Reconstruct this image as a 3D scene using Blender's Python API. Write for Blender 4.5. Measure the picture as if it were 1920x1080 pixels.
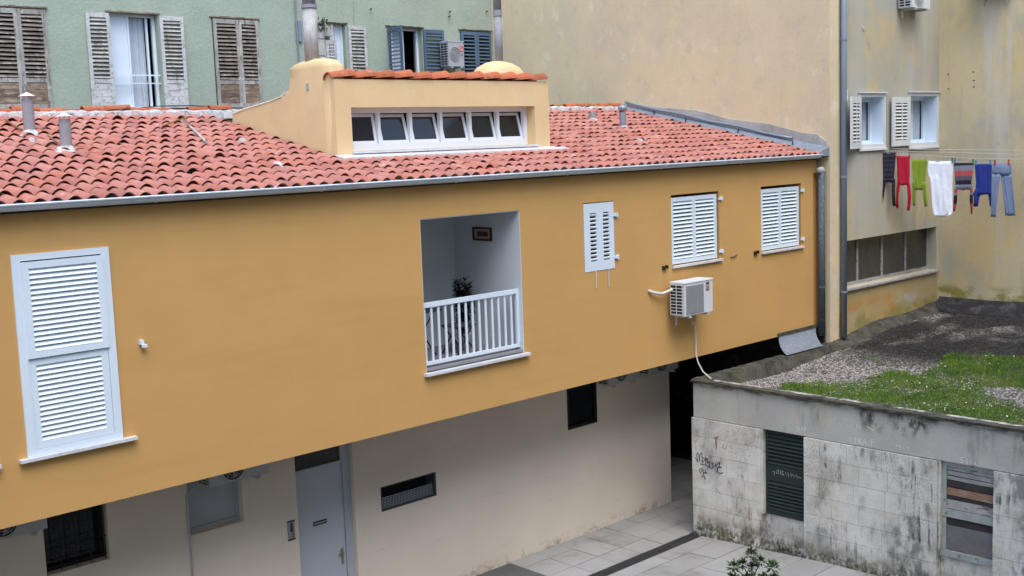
import bpy, bmesh, math, random
import numpy as np
from mathutils import Vector, Matrix
R = math.radians
random.seed(7); rng = np.random.default_rng(7)
for o in list(bpy.data.objects): bpy.data.objects.remove(o)
scene = bpy.context.scene
COL = scene.collection

# ------------------------------------------------------------------ camera
F = 2200.0                                   # focal length in pixels of the 1920 wide photograph
CAM = np.array([0, -13.027, 7.262])
_x = np.array([3273 - 960., 182 - 540., F]); _x /= np.linalg.norm(_x)
_d = np.array([.036, 1., -(.036 * _x[0] + _x[1]) / _x[2]]); _d /= np.linalg.norm(_d)
MW = np.stack([_x, np.cross(-_d, _x), -_d])  # photo axes (right, down, forward) -> world
cd = bpy.data.cameras.new('camera'); cam = bpy.data.objects.new('camera', cd); COL.objects.link(cam)
cd.sensor_width = 36; cd.lens = 36 * F / 1920; cd.clip_start = .1; cd.clip_end = 2000
rot = np.stack([MW[:, 0], -MW[:, 1], -MW[:, 2]], axis=1)
mw = Matrix([list(rot[i]) + [CAM[i]] for i in range(3)] + [[0, 0, 0, 1]])
cam.matrix_world = mw
scene.camera = cam

# ------------------------------------------------------------------ sky, sun, exposure
SUN_EL, SUN_AZ = R(62), R(-25)               # sun azimuth measured from -Y (behind the viewer) towards -X
w = bpy.data.worlds.new('World'); scene.world = w; w.use_nodes = True
nt = w.node_tree; bg = nt.nodes['Background']
sky = nt.nodes.new('ShaderNodeTexSky'); sky.sky_type = 'NISHITA'; sky.sun_disc = False
sdir = Vector((math.sin(SUN_AZ) * math.cos(SUN_EL), -math.cos(SUN_AZ) * math.cos(SUN_EL), math.sin(SUN_EL)))
sky.sun_elevation = SUN_EL; sky.sun_rotation = math.atan2(sdir.x, sdir.y)
sky.air_density = 1.0; sky.dust_density = 1.5; sky.ozone_density = 1.0
hs = nt.nodes.new('ShaderNodeHueSaturation'); hs.inputs['Saturation'].default_value = .9
nt.links.new(sky.outputs[0], hs.inputs['Color']); nt.links.new(hs.outputs[0], bg.inputs['Color'])
bg.inputs['Strength'].default_value = .15
sl_ = bpy.data.lights.new('sun', 'SUN'); sl_.energy = .8; sl_.angle = R(40); sl_.color = (1, .98, .95)
sun = bpy.data.objects.new('sun', sl_); COL.objects.link(sun)
sun.rotation_euler = sdir.to_track_quat('Z', 'Y').to_euler(); sun.location = (0, -10, 30)
vs = scene.view_settings
vs.view_transform = 'Standard'; vs.look = 'None'; vs.gamma = 1; vs.exposure = 1.45; vs.use_curve_mapping = False

# ------------------------------------------------------------------ pixel helpers (a pixel gives a direction, a surface gives the distance)
def ray(p): return MW @ np.array([p[0] - 960., p[1] - 540., F])
def onP(p, P0, n):
    v = ray(p); n = np.array(n, float); t = np.dot(np.array(P0) - CAM, n) / np.dot(v, n); return Vector(CAM + t * v)
def onX(p, x): return onP(p, (x, 0, 0), (1, 0, 0))
def onY(p, y): return onP(p, (0, y, 0), (0, 1, 0))
def onZ(p, z): return onP(p, (0, 0, z), (0, 0, 1))
def proj(P):
    v = MW.T @ (np.array(P) - CAM); return 960 + F * v[0] / v[2], 540 + F * v[1] / v[2], v[2]

# ------------------------------------------------------------------ materials
MATS = {}
def mat(name, col, rough=.8, var=.12, scale=1.5, fine=40., finev=.1, bump=.15, layers=(), metal=0., rnd=0., tint=None, bscale=None, spec=.3):
    """base colour with broad and fine variation; layers: (colour, (sx,sy,sz), lo, hi, strength[, gate axis, g0, g1])"""
    m = bpy.data.materials.new(name); m.use_nodes = True; t = m.node_tree; N = t.nodes; L = t.links
    b = N['Principled BSDF']; b.inputs['Roughness'].default_value = rough; b.inputs['Metallic'].default_value = metal
    b.inputs['Specular IOR Level'].default_value = spec
    geo = N.new('ShaderNodeNewGeometry'); pos = geo.outputs['Position']
    def noise(sc, detail=6, rough_=.6):
        mp = N.new('ShaderNodeMapping'); L.new(pos, mp.inputs['Vector'])
        mp.inputs['Scale'].default_value = sc if hasattr(sc, '__len__') else (sc,) * 3
        mp.inputs['Location'].default_value = [random.uniform(0, 30) for _ in range(3)]
        n = N.new('ShaderNodeTexNoise'); L.new(mp.outputs[0], n.inputs['Vector'])
        n.inputs['Scale'].default_value = 1; n.inputs['Detail'].default_value = detail; n.inputs['Roughness'].default_value = rough_
        return n.outputs['Fac']
    def mrange(v, a, b_, c, d, smooth=False):
        n = N.new('ShaderNodeMapRange'); L.new(v, n.inputs[0])
        if smooth: n.interpolation_type = 'SMOOTHSTEP'
        for i, x in enumerate((a, b_, c, d)): n.inputs[1 + i].default_value = x
        return n.outputs[0]
    def mul(a, b_):
        n = N.new('ShaderNodeMath'); n.operation = 'MULTIPLY'
        for i, x in enumerate((a, b_)):
            if isinstance(x, (int, float)): n.inputs[i].default_value = x
            else: L.new(x, n.inputs[i])
        return n.outputs[0]
    def mix(f, a, b_, mode='MIX'):
        n = N.new('ShaderNodeMix'); n.data_type = 'RGBA'; n.blend_type = mode
        if isinstance(f, (int, float)): n.inputs[0].default_value = f
        else: L.new(f, n.inputs[0])
        for i, x in ((6, a), (7, b_)):
            if isinstance(x, (tuple, list)): n.inputs[i].default_value = (*x[:3], 1)
            else: L.new(x, n.inputs[i])
        return n.outputs[2]
    c = col
    if var:
        lo = tuple(x * (1 - var) for x in col); hi = tuple(min(1, x * (1 + var)) for x in col)
        c = mix(mrange(noise(scale), .3, .7, 0, 1), lo, hi)
    if finev:
        f = mrange(noise(fine, 3), .25, .75, 1 - finev, 1 + finev)
        cc = N.new('ShaderNodeCombineColor')
        for i in range(3): L.new(f, cc.inputs[i])
        c = mix(1.0, c, cc.outputs[0], 'MULTIPLY')
    if rnd:
        oi = N.new('ShaderNodeObjectInfo'); at = N.new('ShaderNodeAttribute'); at.attribute_name = 'tint'
        ad = N.new('ShaderNodeMath'); ad.operation = 'ADD'; L.new(oi.outputs['Random'], ad.inputs[0]); L.new(at.outputs['Fac'], ad.inputs[1])
        fr = N.new('ShaderNodeMath'); fr.operation = 'FRACT'; L.new(ad.outputs[0], fr.inputs[0])
        if tint:
            rp = N.new('ShaderNodeValToRGB'); L.new(fr.outputs[0], rp.inputs[0]); el = rp.color_ramp.elements
            while len(el) < len(tint): el.new(.5)
            for i, (p, k) in enumerate(tint): el[i].position = p; el[i].color = (*k, 1)
            c = mix(rnd, c, mix(1., c, rp.outputs[0], 'MULTIPLY'))
        else:
            v = mrange(fr.outputs[0], 0, 1, 1 - rnd, 1 + rnd); cc = N.new('ShaderNodeCombineColor')
            for i in range(3): L.new(v, cc.inputs[i])
            c = mix(1., c, cc.outputs[0], 'MULTIPLY')
    sep = None
    for ly in layers:
        k, sc, lo, hi, st = ly[:5]
        f = mul(mrange(noise(sc, 7, .65), lo, hi, 0, 1, True), st)
        for g in range(5, len(ly), 3):
            if ly[g] == 'N': f = mul(f, mrange(noise(ly[g + 1], 5), ly[g + 2][0], ly[g + 2][1], 0, 1, True)); continue
            if sep is None: sep = N.new('ShaderNodeSeparateXYZ'); L.new(pos, sep.inputs[0])
            f = mul(f, mrange(sep.outputs['XYZ'.index(ly[g])], ly[g + 1], ly[g + 2], 0, 1, True))
        c = mix(f, c, k)
    if isinstance(c, tuple): b.inputs['Base Color'].default_value = (*c, 1)
    else: L.new(c, b.inputs['Base Color'])
    if bump:
        bn = N.new('ShaderNodeBump'); bn.inputs['Strength'].default_value = bump; bn.inputs['Distance'].default_value = .02
        L.new(noise(bscale or fine, 4), bn.inputs['Height']); L.new(bn.outputs[0], b.inputs['Normal'])
    MATS[name] = m
    return m

mat('ochre', (.56, .328, .113), .85, .05, .8, 90, .03, .08, [((.47, .275, .092), (.35, .35, 3.2), .5, .75, .35), ((.54, .335, .13), (.2, .2, 5), .55, .8, .35), ((.40, .235, .08), (2.2, 2, .22), .6, .8, .25), ((.36, .21, .075), (5, 5, .25), .5, .72, .16, 'Z', 6.1, 6.7), ((.58, .37, .16), (1.6, 1.6, 1.4), .62, .74, .3), ((.33, .19, .07), (16, 16, 16), .71, .75, .4)])
mat('ochre_rust', (.40, .20, .06), .85, .1, 2, 60, .05, .1)
mat('dormer_cream', (.69, .515, .28), .85, .06, 1.5, 60, .04, .15, [((.70, .60, .37), (3, 3, 1.5), .55, .75, .5), ((.5, .36, .2), (5, 5, .6), .6, .8, .35)])
mat('cream_wall', (.66, .58, .48), .85, .05, .9, 70, .04, .1, [((.59, .505, .405), (.5, .5, .9), .5, .8, .4), ((.42, .36, .30), (4, 4, .4), .66, .8, .4), ((.38, .34, .29), (3, 3, 14), .62, .7, .4, 'N', (1, 1, 1), (.5, .6)), ((.26, .20, .15), (5, 5, 6), .48, .66, .7, 'Z', .22, .02)])
mat('white_room', (.60, .63, .64), .8, .04, 1, 50, .02, .03)
mat('green_wall', (.32, .375, .30), .9, .08, 1.2, 25, .10, .5, [((.36, .43, .345), (.8, .8, .5), .5, .75, .5), ((.48, .53, .45), (7, 7, 9), .70, .76, .6), ((.25, .31, .24), (3, 3, .35), .58, .8, .5)], bscale=18)
mat('beige_wall', (.66, .54, .345), .9, .08, .5, 30, .06, .2, [((.70, .57, .34), (1.3, 1.3, .9), .50, .68, .7), ((.57, .495, .37), (.6, .9, .7), .48, .68, .6), ((.48, .44, .35), (2.2, 2.2, .25), .56, .76, .5), ((.76, .67, .50), (2.1, 2.1, 1.7), .56, .68, .5), ((.47, .425, .33), (3.2, 3.2, 2.6), .56, .68, .45), ((.40, .37, .30), (7, 7, 6), .63, .75, .35)])
mat('court_wall', (.41, .385, .295), .9, .1, .6, 30, .06, .2, [((.54, .42, .21), (.8, .8, .55), .50, .66, .85), ((.38, .375, .33), (.7, .7, .45), .47, .64, .9), ((.47, .46, .42), (1.1, 1.1, .10), .52, .68, .5), ((.25, .23, .18), (3, 3, .2), .57, .74, .7), ((.20, .185, .15), (1.6, 1.6, 1.1), .60, .74, .55), ((.40, .29, .11), (1.0, 1.0, 1.6), .25, .5, .85, 'Z', 3.95, 3.75), ((.46, .21, .055), (1.1, 1.1, 2.4), .47, .62, .8, 'Z', 3.8, 3.5), ((.20, .19, .05), (1.6, 1.6, 2), .46, .62, .7, 'Z', 3.5, 3.2)])
mat('return_wall', (.59, .49, .30), .9, .1, .6, 30, .06, .2, [((.68, .51, .23), (.9, .9, .6), .50, .65, .85), ((.45, .41, .32), (.8, .9, .5), .48, .66, .85), ((.58, .57, .53), (1.0, 1.3, .09), .53, .66, .65), ((.34, .31, .23), (3, 3, .2), .58, .75, .6), ((.32, .29, .22), (2.2, 2.2, 1.6), .60, .72, .45), ((.22, .21, .03), (1.2, 1.2, 2), .44, .58, .9, 'Z', 3.72, 3.45)])
mat('cement', (.40, .39, .365), .95, .2, 2, 40, .15, .3, [((.27, .265, .25), (4, 4, 3), .48, .7, .6), ((.52, .51, .48), (5, 5, 5), .58, .75, .6)])
mat('mossy_cement', (.075, .07, .056), .95, .35, 3, 40, .25, .5, [((.028, .028, .02), (5, 5, 5), .43, .63, .85), ((.19, .18, .15), (16, 16, 16), .60, .7, .6), ((.07, .08, .022), (3, 3, 3), .52, .7, .7), ((.13, .125, .105), (2, 2, 2), .57, .72, .5)])
mat('bitumen_and_shade', (.022, .022, .024), .8, .4, 3, 40, .3, .6, [((.085, .085, .09), (2.5, 2.5, 4), .48, .68, .8), ((.15, .15, .155), (14, 14, 14), .62, .7, .6)])
mat('mortar', (.50, .50, .49), .95, .15, 6, 60, .15, .6, [((.16, .15, .14), (11, 11, 11), .50, .64, .85), ((.42, .21, .16), (7, 7, 7), .54, .68, .7)])
mat('mortar_pale', (.62, .56, .44), .95, .12, 6, 60, .12, .5, [((.35, .31, .25), (12, 12, 12), .58, .7, .6)])
mat('roof_tile', (.425, .18, .14), .85, .08, 6, 70, .10, .2, [((.51, .26, .215), (3.2, 3.2, 3.2), .5, .7, .55), ((.31, .14, .115), (5, 5, 5), .58, .75, .5), ((.66, .57, .53), (9, 9, 9), .54, .64, .7, 'N', (1.7, 1.7, 1.7), (.58, .68)), ((.10, .07, .06), (18, 18, 18), .58, .66, .6, 'N', (2.3, 2.3, 2.3), (.55, .66)), ((.36, .10, .055), (.7, .7, .7), .52, .65, .35)], rnd=.75, tint=[(0, (.66, .64, .70)), (.2, (.95, .9, .9)), (.45, (1, 1, 1)), (.7, (1.12, 1.22, 1.22)), (.85, (1.05, .85, .7)), (1, (.8, .72, .75))])
mat('orange_tile', (.40, .115, .05), .85, .12, 6, 60, .15, .3, [((.16, .07, .045), (8, 8, 8), .52, .7, .7), ((.5, .26, .17), (6, 6, 6), .58, .7, .6)], rnd=.2)
mat('zinc', (.64, .71, .77), .42, .12, 4, 30, .06, .05, [((.72, .76, .80), (1.2, 9, 14), .5, .7, .6), ((.36, .40, .44), (7, 7, 9), .55, .75, .5)], metal=.1, spec=.5)
mat('galvanised', (.23, .27, .315), .45, .1, 6, 25, .2, .05, [((.34, .385, .43), (9, 9, 30), .5, .65, .6)], metal=.3, spec=.5)
mat('old_pipe', (.085, .10, .115), .7, .2, 8, 60, .25, .2, [((.26, .29, .31), (28, 28, 20), .56, .66, .8)], metal=.1)
mat('blue_pipe', (.21, .25, .30), .5, .06, 3, 30, .03, 0, metal=.1)
mat('asbestos', (.42, .41, .39), .9, .2, 4, 40, .15, .3, [((.20, .19, .18), (16, 16, 1.4), .52, .68, .7), ((.56, .54, .48), (9, 9, 3), .56, .7, .6), ((.12, .11, .10), (22, 22, 2.2), .6, .68, .6)])
mat('lead_pipe', (.27, .27, .285), .7, .1, 5, 30, .06, .1)
mat('white_paint', (.66, .75, .83), .45, .03, 2, 30, .02, .02)
mat('white_slat', (.74, .82, .88), .45, .02, 2, 30, .02, 0)
mat('pvc', (.70, .76, .82), .3, .02, 3, 30, .01, 0)
mat('marble', (.60, .61, .63), .5, .1, 5, 40, .08, .1, [((.35, .34, .34), (9, 9, 9), .58, .7, .7)])
mat('grey_wood', (.36, .35, .32), .9, .18, 5, 30, .15, .4, [((.13, .10, .075), (14, 14, 3), .50, .64, .8), ((.56, .56, .53), (8, 8, 9), .54, .68, .8)], rnd=.18)
mat('weathered_white', (.50, .51, .50), .85, .12, 5, 40, .12, .3, [((.28, .26, .23), (10, 10, 14), .50, .64, .75), ((.12, .10, .085), (18, 18, 16), .62, .68, .8)], rnd=.12)
mat('brown_wood', (.22, .185, .15), .9, .25, 5, 30, .2, .4, [((.07, .055, .045), (9, 9, 6), .5, .66, .7), ((.44, .42, .38), (7, 7, 10), .52, .66, .7), ((.26, .13, .075), (5, 5, 5), .6, .7, .6)], rnd=.25)
mat('brown_panel', (.20, .14, .095), .9, .25, 5, 30, .2, .4, [((.40, .37, .33), (3, 3, 16), .5, .66, .8), ((.08, .05, .035), (4, 4, 18), .52, .66, .8)], rnd=.25)
mat('blue_wood', (.085, .135, .195), .8, .1, 4, 30, .08, .15, [((.16, .21, .27), (6, 6, 14), .58, .7, .6)], rnd=.12)
mat('chipped_white', (.62, .64, .64), .75, .06, 4, 40, .08, .2, [((.25, .24, .22), (16, 16, 12), .64, .7, .8)])
mat('black_iron', (.012, .012, .013), .6, .1, 3, 30, .05, .05)
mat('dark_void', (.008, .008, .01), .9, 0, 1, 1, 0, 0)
mat('curtain', (.46, .50, .56), .9, .08, 3, 60, .03, .05)
mat('lace', (.42, .48, .55), .9, .1, 20, 90, .15, .1)
mat('glass', (.012, .014, .018), .06, .1, 1, 10, 0, 0, spec=.5)
mat('dusty_glass', (.035, .036, .034), .25, .35, 1.3, 12, .15, 0, [((.07, .07, .065), (1.2, 1.2, .8), .5, .75, .6)], spec=.5)
mat('frosted', (.37, .40, .42), .5, .03, 1, 10, .01, 0)
mat('door_paint', (.43, .475, .52), .45, .03, 1, 10, .02, .02)
mat('frame_grey', (.39, .42, .45), .5, .04, 1, 10, .02, .02)
mat('brass', (.38, .33, .2), .4, .1, 9, 30, .05, 0, metal=.7)
mat('ac_white', (.62, .64, .65), .5, .04, 3, 30, .03, .02, [((.40, .40, .39), (9, 9, 3), .6, .8, .5)])
mat('ac_grey', (.36, .385, .41), .5, .05, 3, 30, .03, .02)
mat('ac_mesh', (.27, .275, .275), .6, .04, 3, 60, .06, .1)
mat('ac_dim', (.42, .43, .43), .5, .06, 3, 30, .03, .02)
mat('spray_red', (.24, .03, .05), .8, .1, 9, 30, .1, 0)
mat('logo_red', (.55, .02, .05), .5, 0, 1, 1, 0, 0)
mat('ink', (.02, .02, .025), .6, 0, 1, 1, 0, 0)
mat('hose', (.60, .58, .54), .6, .1, 9, 30, .08, .05)
mat('copper', (.35, .16, .07), .5, .1, 9, 30, .05, 0, metal=.5)
mat('stone_block', (.63, .605, .535), .9, .10, 2.5, 30, .08, .25, [((.72, .71, .67), (1.6, 1.6, 1.6), .48, .66, .7), ((.50, .42, .29), (1.1, 1.3, 1.6), .52, .70, .6), ((.40, .395, .38), (2.4, 2.4, 1.4), .46, .64, .6, 'N', (.9, .9, .7), (.45, .6)), ((.17, .165, .16), (5, 5, 2.6), .40, .60, .8, 'N', (1.0, 1.0, .8), (.49, .61)), ((.03, .03, .032), (15, 15, 7), .42, .66, .68, 'N', (1.25, 1.25, .9), (.50, .64)), ((.03, .03, .03), (40, 40, 30), .5, .6, .38, 'N', (1.0, 1.0, .8), (.48, .62)), ((.035, .035, .036), (11, 13, 1.0), .50, .62, .88, 'N', (1.0, 1.0, .9), (.52, .62)), ((.06, .06, .06), (34, 34, 30), .64, .68, .5), ((.075, .078, .034), (3.5, 3.5, 4), .36, .58, .8, 'Z', .62, .14), ((.028, .03, .018), (16, 16, 12), .45, .6, .85, 'Z', .5, .1), ((.30, .18, .08), (5, 5, 2), .56, .7, .5, 'Z', .75, .2)], rnd=.06)
mat('render_band', (.44, .43, .385), .92, .12, 1.2, 30, .07, .2, [((.52, .47, .38), (2.2, 2.2, 1.6), .5, .66, .75, 'Z', 2.3, 2.6), ((.54, .53, .49), (3.5, 3.5, 3.5), .58, .7, .5), ((.022, .022, .022), (5, 4, 2.2), .40, .56, .95, 'N', (.75, .75, .5), (.50, .60), 'Z', 2.38, 2.72), ((.20, .19, .16), (7, 6, .7), .50, .66, .7, 'N', (.9, .9, .6), (.46, .6)), ((.025, .025, .025), (2.6, 2.6, 9), .45, .6, .8, 'Z', 2.74, 2.85)])
mat('vent_green', (.022, .038, .034), .6, .15, 3, 30, .1, .1, rnd=.1)
mat('teal_frame', (.34, .37, .345), .8, .15, 6, 40, .1, .2, [((.13, .115, .09), (12, 12, 12), .56, .66, .85), ((.48, .49, .46), (9, 9, 9), .58, .7, .6)])
mat('board_brown', (.26, .155, .10), .85, .15, 5, 30, .15, .3, [((.33, .31, .30), (3, 3, 22), .55, .68, .7)], rnd=.2)
mat('board_grey', (.33, .32, .30), .85, .15, 5, 30, .15, .3, [((.08, .07, .06), (4, 4, 18), .52, .66, .8), ((.45, .43, .40), (6, 4, 14), .6, .7, .7)], rnd=.15)
mat('board_dark', (.045, .04, .04), .85, .2, 5, 30, .2, .3)
mat('board_plain', (.16, .155, .15), .85, .1, 5, 30, .1, .2, [((.26, .25, .25), (2, 2, 3), .5, .7, .5)])
mat('slab', (.31, .308, .295), .85, .07, 1.2, 40, .06, .12, [((.19, .18, .16), (1.2, 1.2, 1.2), .5, .7, .7), ((.22, .12, .08), (1.6, 2.2, 1), .62, .74, .55, 'Y', .6, 1.15), ((.12, .115, .11), (22, 22, 5), .68, .72, .7), ((.32, .32, .32), (.7, .9, 1), .5, .7, .5)], rnd=.07)
mat('joint_dirt', (.07, .066, .06), .95, .2, 4, 40, .2, .3)
mat('asphalt', (.10, .10, .098), .95, .1, 2, 90, .35, .4, [((.17, .17, .165), (40, 40, 40), .62, .7, .7)])
mat('drain', (.028, .028, .028), .8, .3, 6, 60, .3, .4)
mat('gravel_bed', (.10, .092, .08), .95, .25, 3, 60, .3, .6, [((.012, .012, .011), (.5, .7, 1), .28, .48, .95, 'X', 19.9, 21.6)])
mat('gravel', (.27, .25, .225), .9, .1, 3, 60, .1, 0, [((.016, .015, .014), (.5, .7, 1), .29, .52, .95, 'X', 19.9, 21.6), ((.05, .047, .043), (9, 9, 9), .52, .6, .7)], rnd=.6)
mat('grass', (.11, .20, .018), .8, .25, 2.5, 8, .25, 0, [((.20, .23, .035), (1.6, 1.6, 1), .5, .7, .7), ((.06, .14, .014), (1.1, 1.1, 1), .5, .68, .6)], rnd=.45)
mat('daisy', (.72, .72, .70), .8, .05, 3, 10, 0, 0)
mat('leaf', (.035, .075, .02), .35, .3, 30, 60, .1, 0, [((.12, .19, .04), (16, 16, 16), .55, .68, .8)], spec=.5)
mat('dark_leaf', (.012, .02, .012), .45, .3, 30, 60, .1, 0)
mat('bark', (.10, .085, .05), .9, .2, 20, 60, .2, .3)
mat('pot', (.58, .56, .52), .6, .05, 5, 30, .03, .03)
mat('soil', (.03, .022, .016), .95, .2, 9, 60, .2, .3)
mat('floor_tile', (.22, .22, .23), .5, .1, 4, 30, .05, .02)
mat('picture_frame', (.06, .015, .015), .5, .1, 3, 20, .05, 0)
mat('picture_mat', (.42, .30, .26), .7, .05, 3, 20, .05, 0)
mat('picture_print', (.09, .025, .03), .7, .2, 14, 40, .1, 0)
mat('chrome_dark', (.05, .05, .055), .5, .1, 3, 20, 0, 0)
mat('intercom', (.30, .31, .31), .4, .05, 3, 20, 0, 0, metal=.4)
mat('wire', (.46, .44, .40), .7, .05, 3, 20, 0, 0)
mat('cable_black', (.03, .03, .032), .7, .05, 3, 20, 0, 0)
def cloth(n, c, **k): return mat(n, c, .95, .08, 9, 120, .06, .15, **k)
cloth('cloth_red', (.42, .012, .035)); cloth('cloth_green', (.20, .28, .025)); cloth('cloth_white', (.74, .77, .84)); cloth('cloth_blue', (.018, .035, .21)); cloth('cloth_denim', (.17, .215, .33))
def striped(name, bands, z0, z1):
    m = cloth(name, (.3, .3, .3)); t = m.node_tree; b = t.nodes['Principled BSDF']
    tc = t.nodes.new('ShaderNodeTexCoord'); sp = t.nodes.new('ShaderNodeSeparateXYZ'); t.links.new(tc.outputs['Object'], sp.inputs[0])
    mr = t.nodes.new('ShaderNodeMapRange'); t.links.new(sp.outputs['Z'], mr.inputs[0]); mr.inputs[1].default_value = z1; mr.inputs[2].default_value = z0
    rp = t.nodes.new('ShaderNodeValToRGB'); rp.color_ramp.interpolation = 'CONSTANT'; el = rp.color_ramp.elements
    while len(el) < len(bands): el.new(.5)
    for i, (p, k) in enumerate(bands): el[i].position = p; el[i].color = (*k, 1)
    t.links.new(mr.outputs[0], rp.inputs[0]); t.links.new(rp.outputs[0], b.inputs['Base Color'])
def peg(n, c): return mat(n, c, .5, 0, 1, 1, 0, 0)
peg('peg_red', (.5, .05, .05)); peg('peg_blue', (.06, .25, .5)); peg('peg_green', (.04, .22, .12)); peg('peg_pink', (.5, .12, .2))

# ------------------------------------------------------------------ mesh helpers
class MB:
    def __init__(s): s.v = []; s.f = []; s.t = None
    def add(s, vs, fs):
        n = len(s.v); s.v += [tuple(map(float, p)) for p in vs]; s.f += [tuple(i + n for i in f) for f in fs]; return s
    def box(s, x0, x1, y0, y1, z0, z1):
        return s.add([(x, y, z) for z in (z0, z1) for y in (y0, y1) for x in (x0, x1)],
                     [(0, 2, 3, 1), (4, 5, 7, 6), (0, 1, 5, 4), (2, 6, 7, 3), (0, 4, 6, 2), (1, 3, 7, 5)])
    def hexa(s, pts):   # 8 points, bottom ring then top ring
        return s.add(pts, [(3, 2, 1, 0), (4, 5, 6, 7), (0, 1, 5, 4), (1, 2, 6, 5), (2, 3, 7, 6), (3, 0, 4, 7)])
    def tube(s, pts, r, n=6, cap=True):
        pts = [Vector(p) for p in pts]; rs = r if hasattr(r, '__len__') else [r] * len(pts); ring = []
        for i, p in enumerate(pts):
            d = (pts[min(i + 1, len(pts) - 1)] - pts[max(i - 1, 0)]).normalized()
            a = d.orthogonal().normalized() if i == 0 else (a - d * a.dot(d)).normalized()
            b = d.cross(a)
            ring.append([p + (a * math.cos(2 * math.pi * k / n) + b * math.sin(2 * math.pi * k / n)) * rs[i] for k in range(n)])
        fs = [(i * n + k, i * n + (k + 1) % n, (i + 1) * n + (k + 1) % n, (i + 1) * n + k) for i in range(len(pts) - 1) for k in range(n)]
        if cap: fs += [tuple(range(n))[::-1], tuple(range((len(pts) - 1) * n, len(pts) * n))]
        return s.add([q for rr in ring for q in rr], fs)
    def prism(s, poly, axis, a, b):   # poly in the other two axes
        def mk(p, q): return {'X': (q, p[0], p[1]), 'Y': (p[0], q, p[1]), 'Z': (p[0], p[1], q)}[axis]
        n = len(poly)
        return s.add([mk(p, a) for p in poly] + [mk(p, b) for p in poly], [tuple(range(n)), tuple(range(n, 2 * n))[::-1]] + [(i, (i + 1) % n, n + (i + 1) % n, n + i) for i in range(n)])
    def holed(s, u0, u1, v0, v1, holes, d0, d1, mp):
        """slab u0..u1 x v0..v1 with rectangular holes, thickness d0..d1; mp(u, d, v) -> xyz"""
        us = sorted({u0, u1, *[h[0] for h in holes], *[h[1] for h in holes]}); us = [u for u in us if u0 <= u <= u1]
        vs_ = sorted({v0, v1, *[h[2] for h in holes], *[h[3] for h in holes]}); vs_ = [v for v in vs_ if v0 <= v <= v1]
        def solid(i, j):
            if i < 0 or j < 0 or i >= len(us) - 1 or j >= len(vs_) - 1: return False
            cu, cv = (us[i] + us[i + 1]) / 2, (vs_[j] + vs_[j + 1]) / 2
            return not any(h[0] < cu < h[1] and h[2] < cv < h[3] for h in holes)
        idx = {}
        def V(i, j, k):
            if (i, j, k) not in idx: idx[i, j, k] = len(s.v); s.v.append(tuple(map(float, mp(us[i], (d0, d1)[k], vs_[j]))))
            return idx[i, j, k]
        for i in range(len(us) - 1):
            for j in range(len(vs_) - 1):
                if not solid(i, j): continue
                s.f.append((V(i, j, 0), V(i + 1, j, 0), V(i + 1, j + 1, 0), V(i, j + 1, 0)))
                s.f.append((V(i, j, 1), V(i, j + 1, 1), V(i + 1, j + 1, 1), V(i + 1, j, 1)))
                for (di, dj, a, b) in ((-1, 0, (i, j), (i, j + 1)), (1, 0, (i + 1, j + 1), (i + 1, j)), (0, -1, (i + 1, j), (i, j)), (0, 1, (i, j + 1), (i + 1, j + 1))):
                    if not solid(i + di, j + dj): s.f.append((V(*a, 0), V(*b, 0), V(*b, 1), V(*a, 1)))
        return s
    def mesh(s, name, m, smooth=False, fix=True):
        me = bpy.data.meshes.new(name); me.from_pydata(s.v, [], s.f)
        if fix:
            bm = bmesh.new(); bm.from_mesh(me); bmesh.ops.recalc_face_normals(bm, faces=bm.faces); bm.to_mesh(me); bm.free()
        if s.t is not None:
            at = me.attributes.new('tint', 'FLOAT', 'FACE'); at.data.foreach_set('value', np.asarray(s.t, dtype=np.float32))
        me.materials.append(MATS[m])
        if smooth: me.shade_smooth()
        return me
    def build(s, name, m, parent=None, loc=None, rot=None, smooth=False, fix=True, label=None):
        return put(name, s.mesh(name, m, smooth, fix), parent, loc, rot, label)
def wloc(o):
    v = Vector((0, 0, 0))
    while o: v += o.location; o = o.parent
    return v
def put(name, me, parent=None, loc=None, rot=None, label=None):
    """loc None: the mesh is written in world coordinates; else loc is local to the parent"""
    o = bpy.data.objects.new(name, me); COL.objects.link(o)
    if parent: o.parent = parent
    if loc is None: o.location = -wloc(parent) if parent else (0, 0, 0)
    else: o.location = loc
    if rot: o.rotation_euler = rot
    if label: o['label'] = label
    return o
def tag(o, label=None, cat=None, group=None, kind=None):
    if label: o['label'] = label
    if cat: o['category'] = cat
    if group: o['group'] = group
    if kind: o['kind'] = kind
    return o
def thing(name, loc, label, cat, group=None):
    o = bpy.data.objects.new(name, None); COL.objects.link(o); o.location = loc; o.empty_display_size = .2
    return tag(o, label, cat, group)
def join(mbs):
    a = MB()
    for m in mbs: a.add(m.v, m.f)
    return a
FY = lambda u, d, v: (u, d, v)       # walls facing -Y: u = x, d = y, v = z
FX = lambda u, d, v: (d, u, v)       # walls facing -X: u = y, d = x, v = z
def disc(cx, cy, cz, r, axis='Y', n=20, t=.004):
    m = MB(); pts = [(math.cos(2 * math.pi * k / n) * r, math.sin(2 * math.pi * k / n) * r) for k in range(n)]
    poly = [(cx + a, cz + b) if axis == 'Y' else (cy + a, cz + b) for a, b in pts]
    return m.prism(poly, axis, (cy if axis == 'Y' else cx) - t, (cy if axis == 'Y' else cx))
def text_mesh(txt, size, m, name='lettering'):
    c = bpy.data.curves.new(name, 'FONT'); c.body = txt; c.size = size; c.extrude = .001; c.align_x = 'CENTER'; c.align_y = 'CENTER'
    o = bpy.data.objects.new(name, c); COL.objects.link(o); bpy.context.view_layer.update()
    me = bpy.data.meshes.new_from_object(o.evaluated_get(bpy.context.evaluated_depsgraph_get())); me.name = name
    bpy.data.objects.remove(o); bpy.data.curves.remove(c); me.materials.clear(); me.materials.append(MATS[m]); return me

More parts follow.
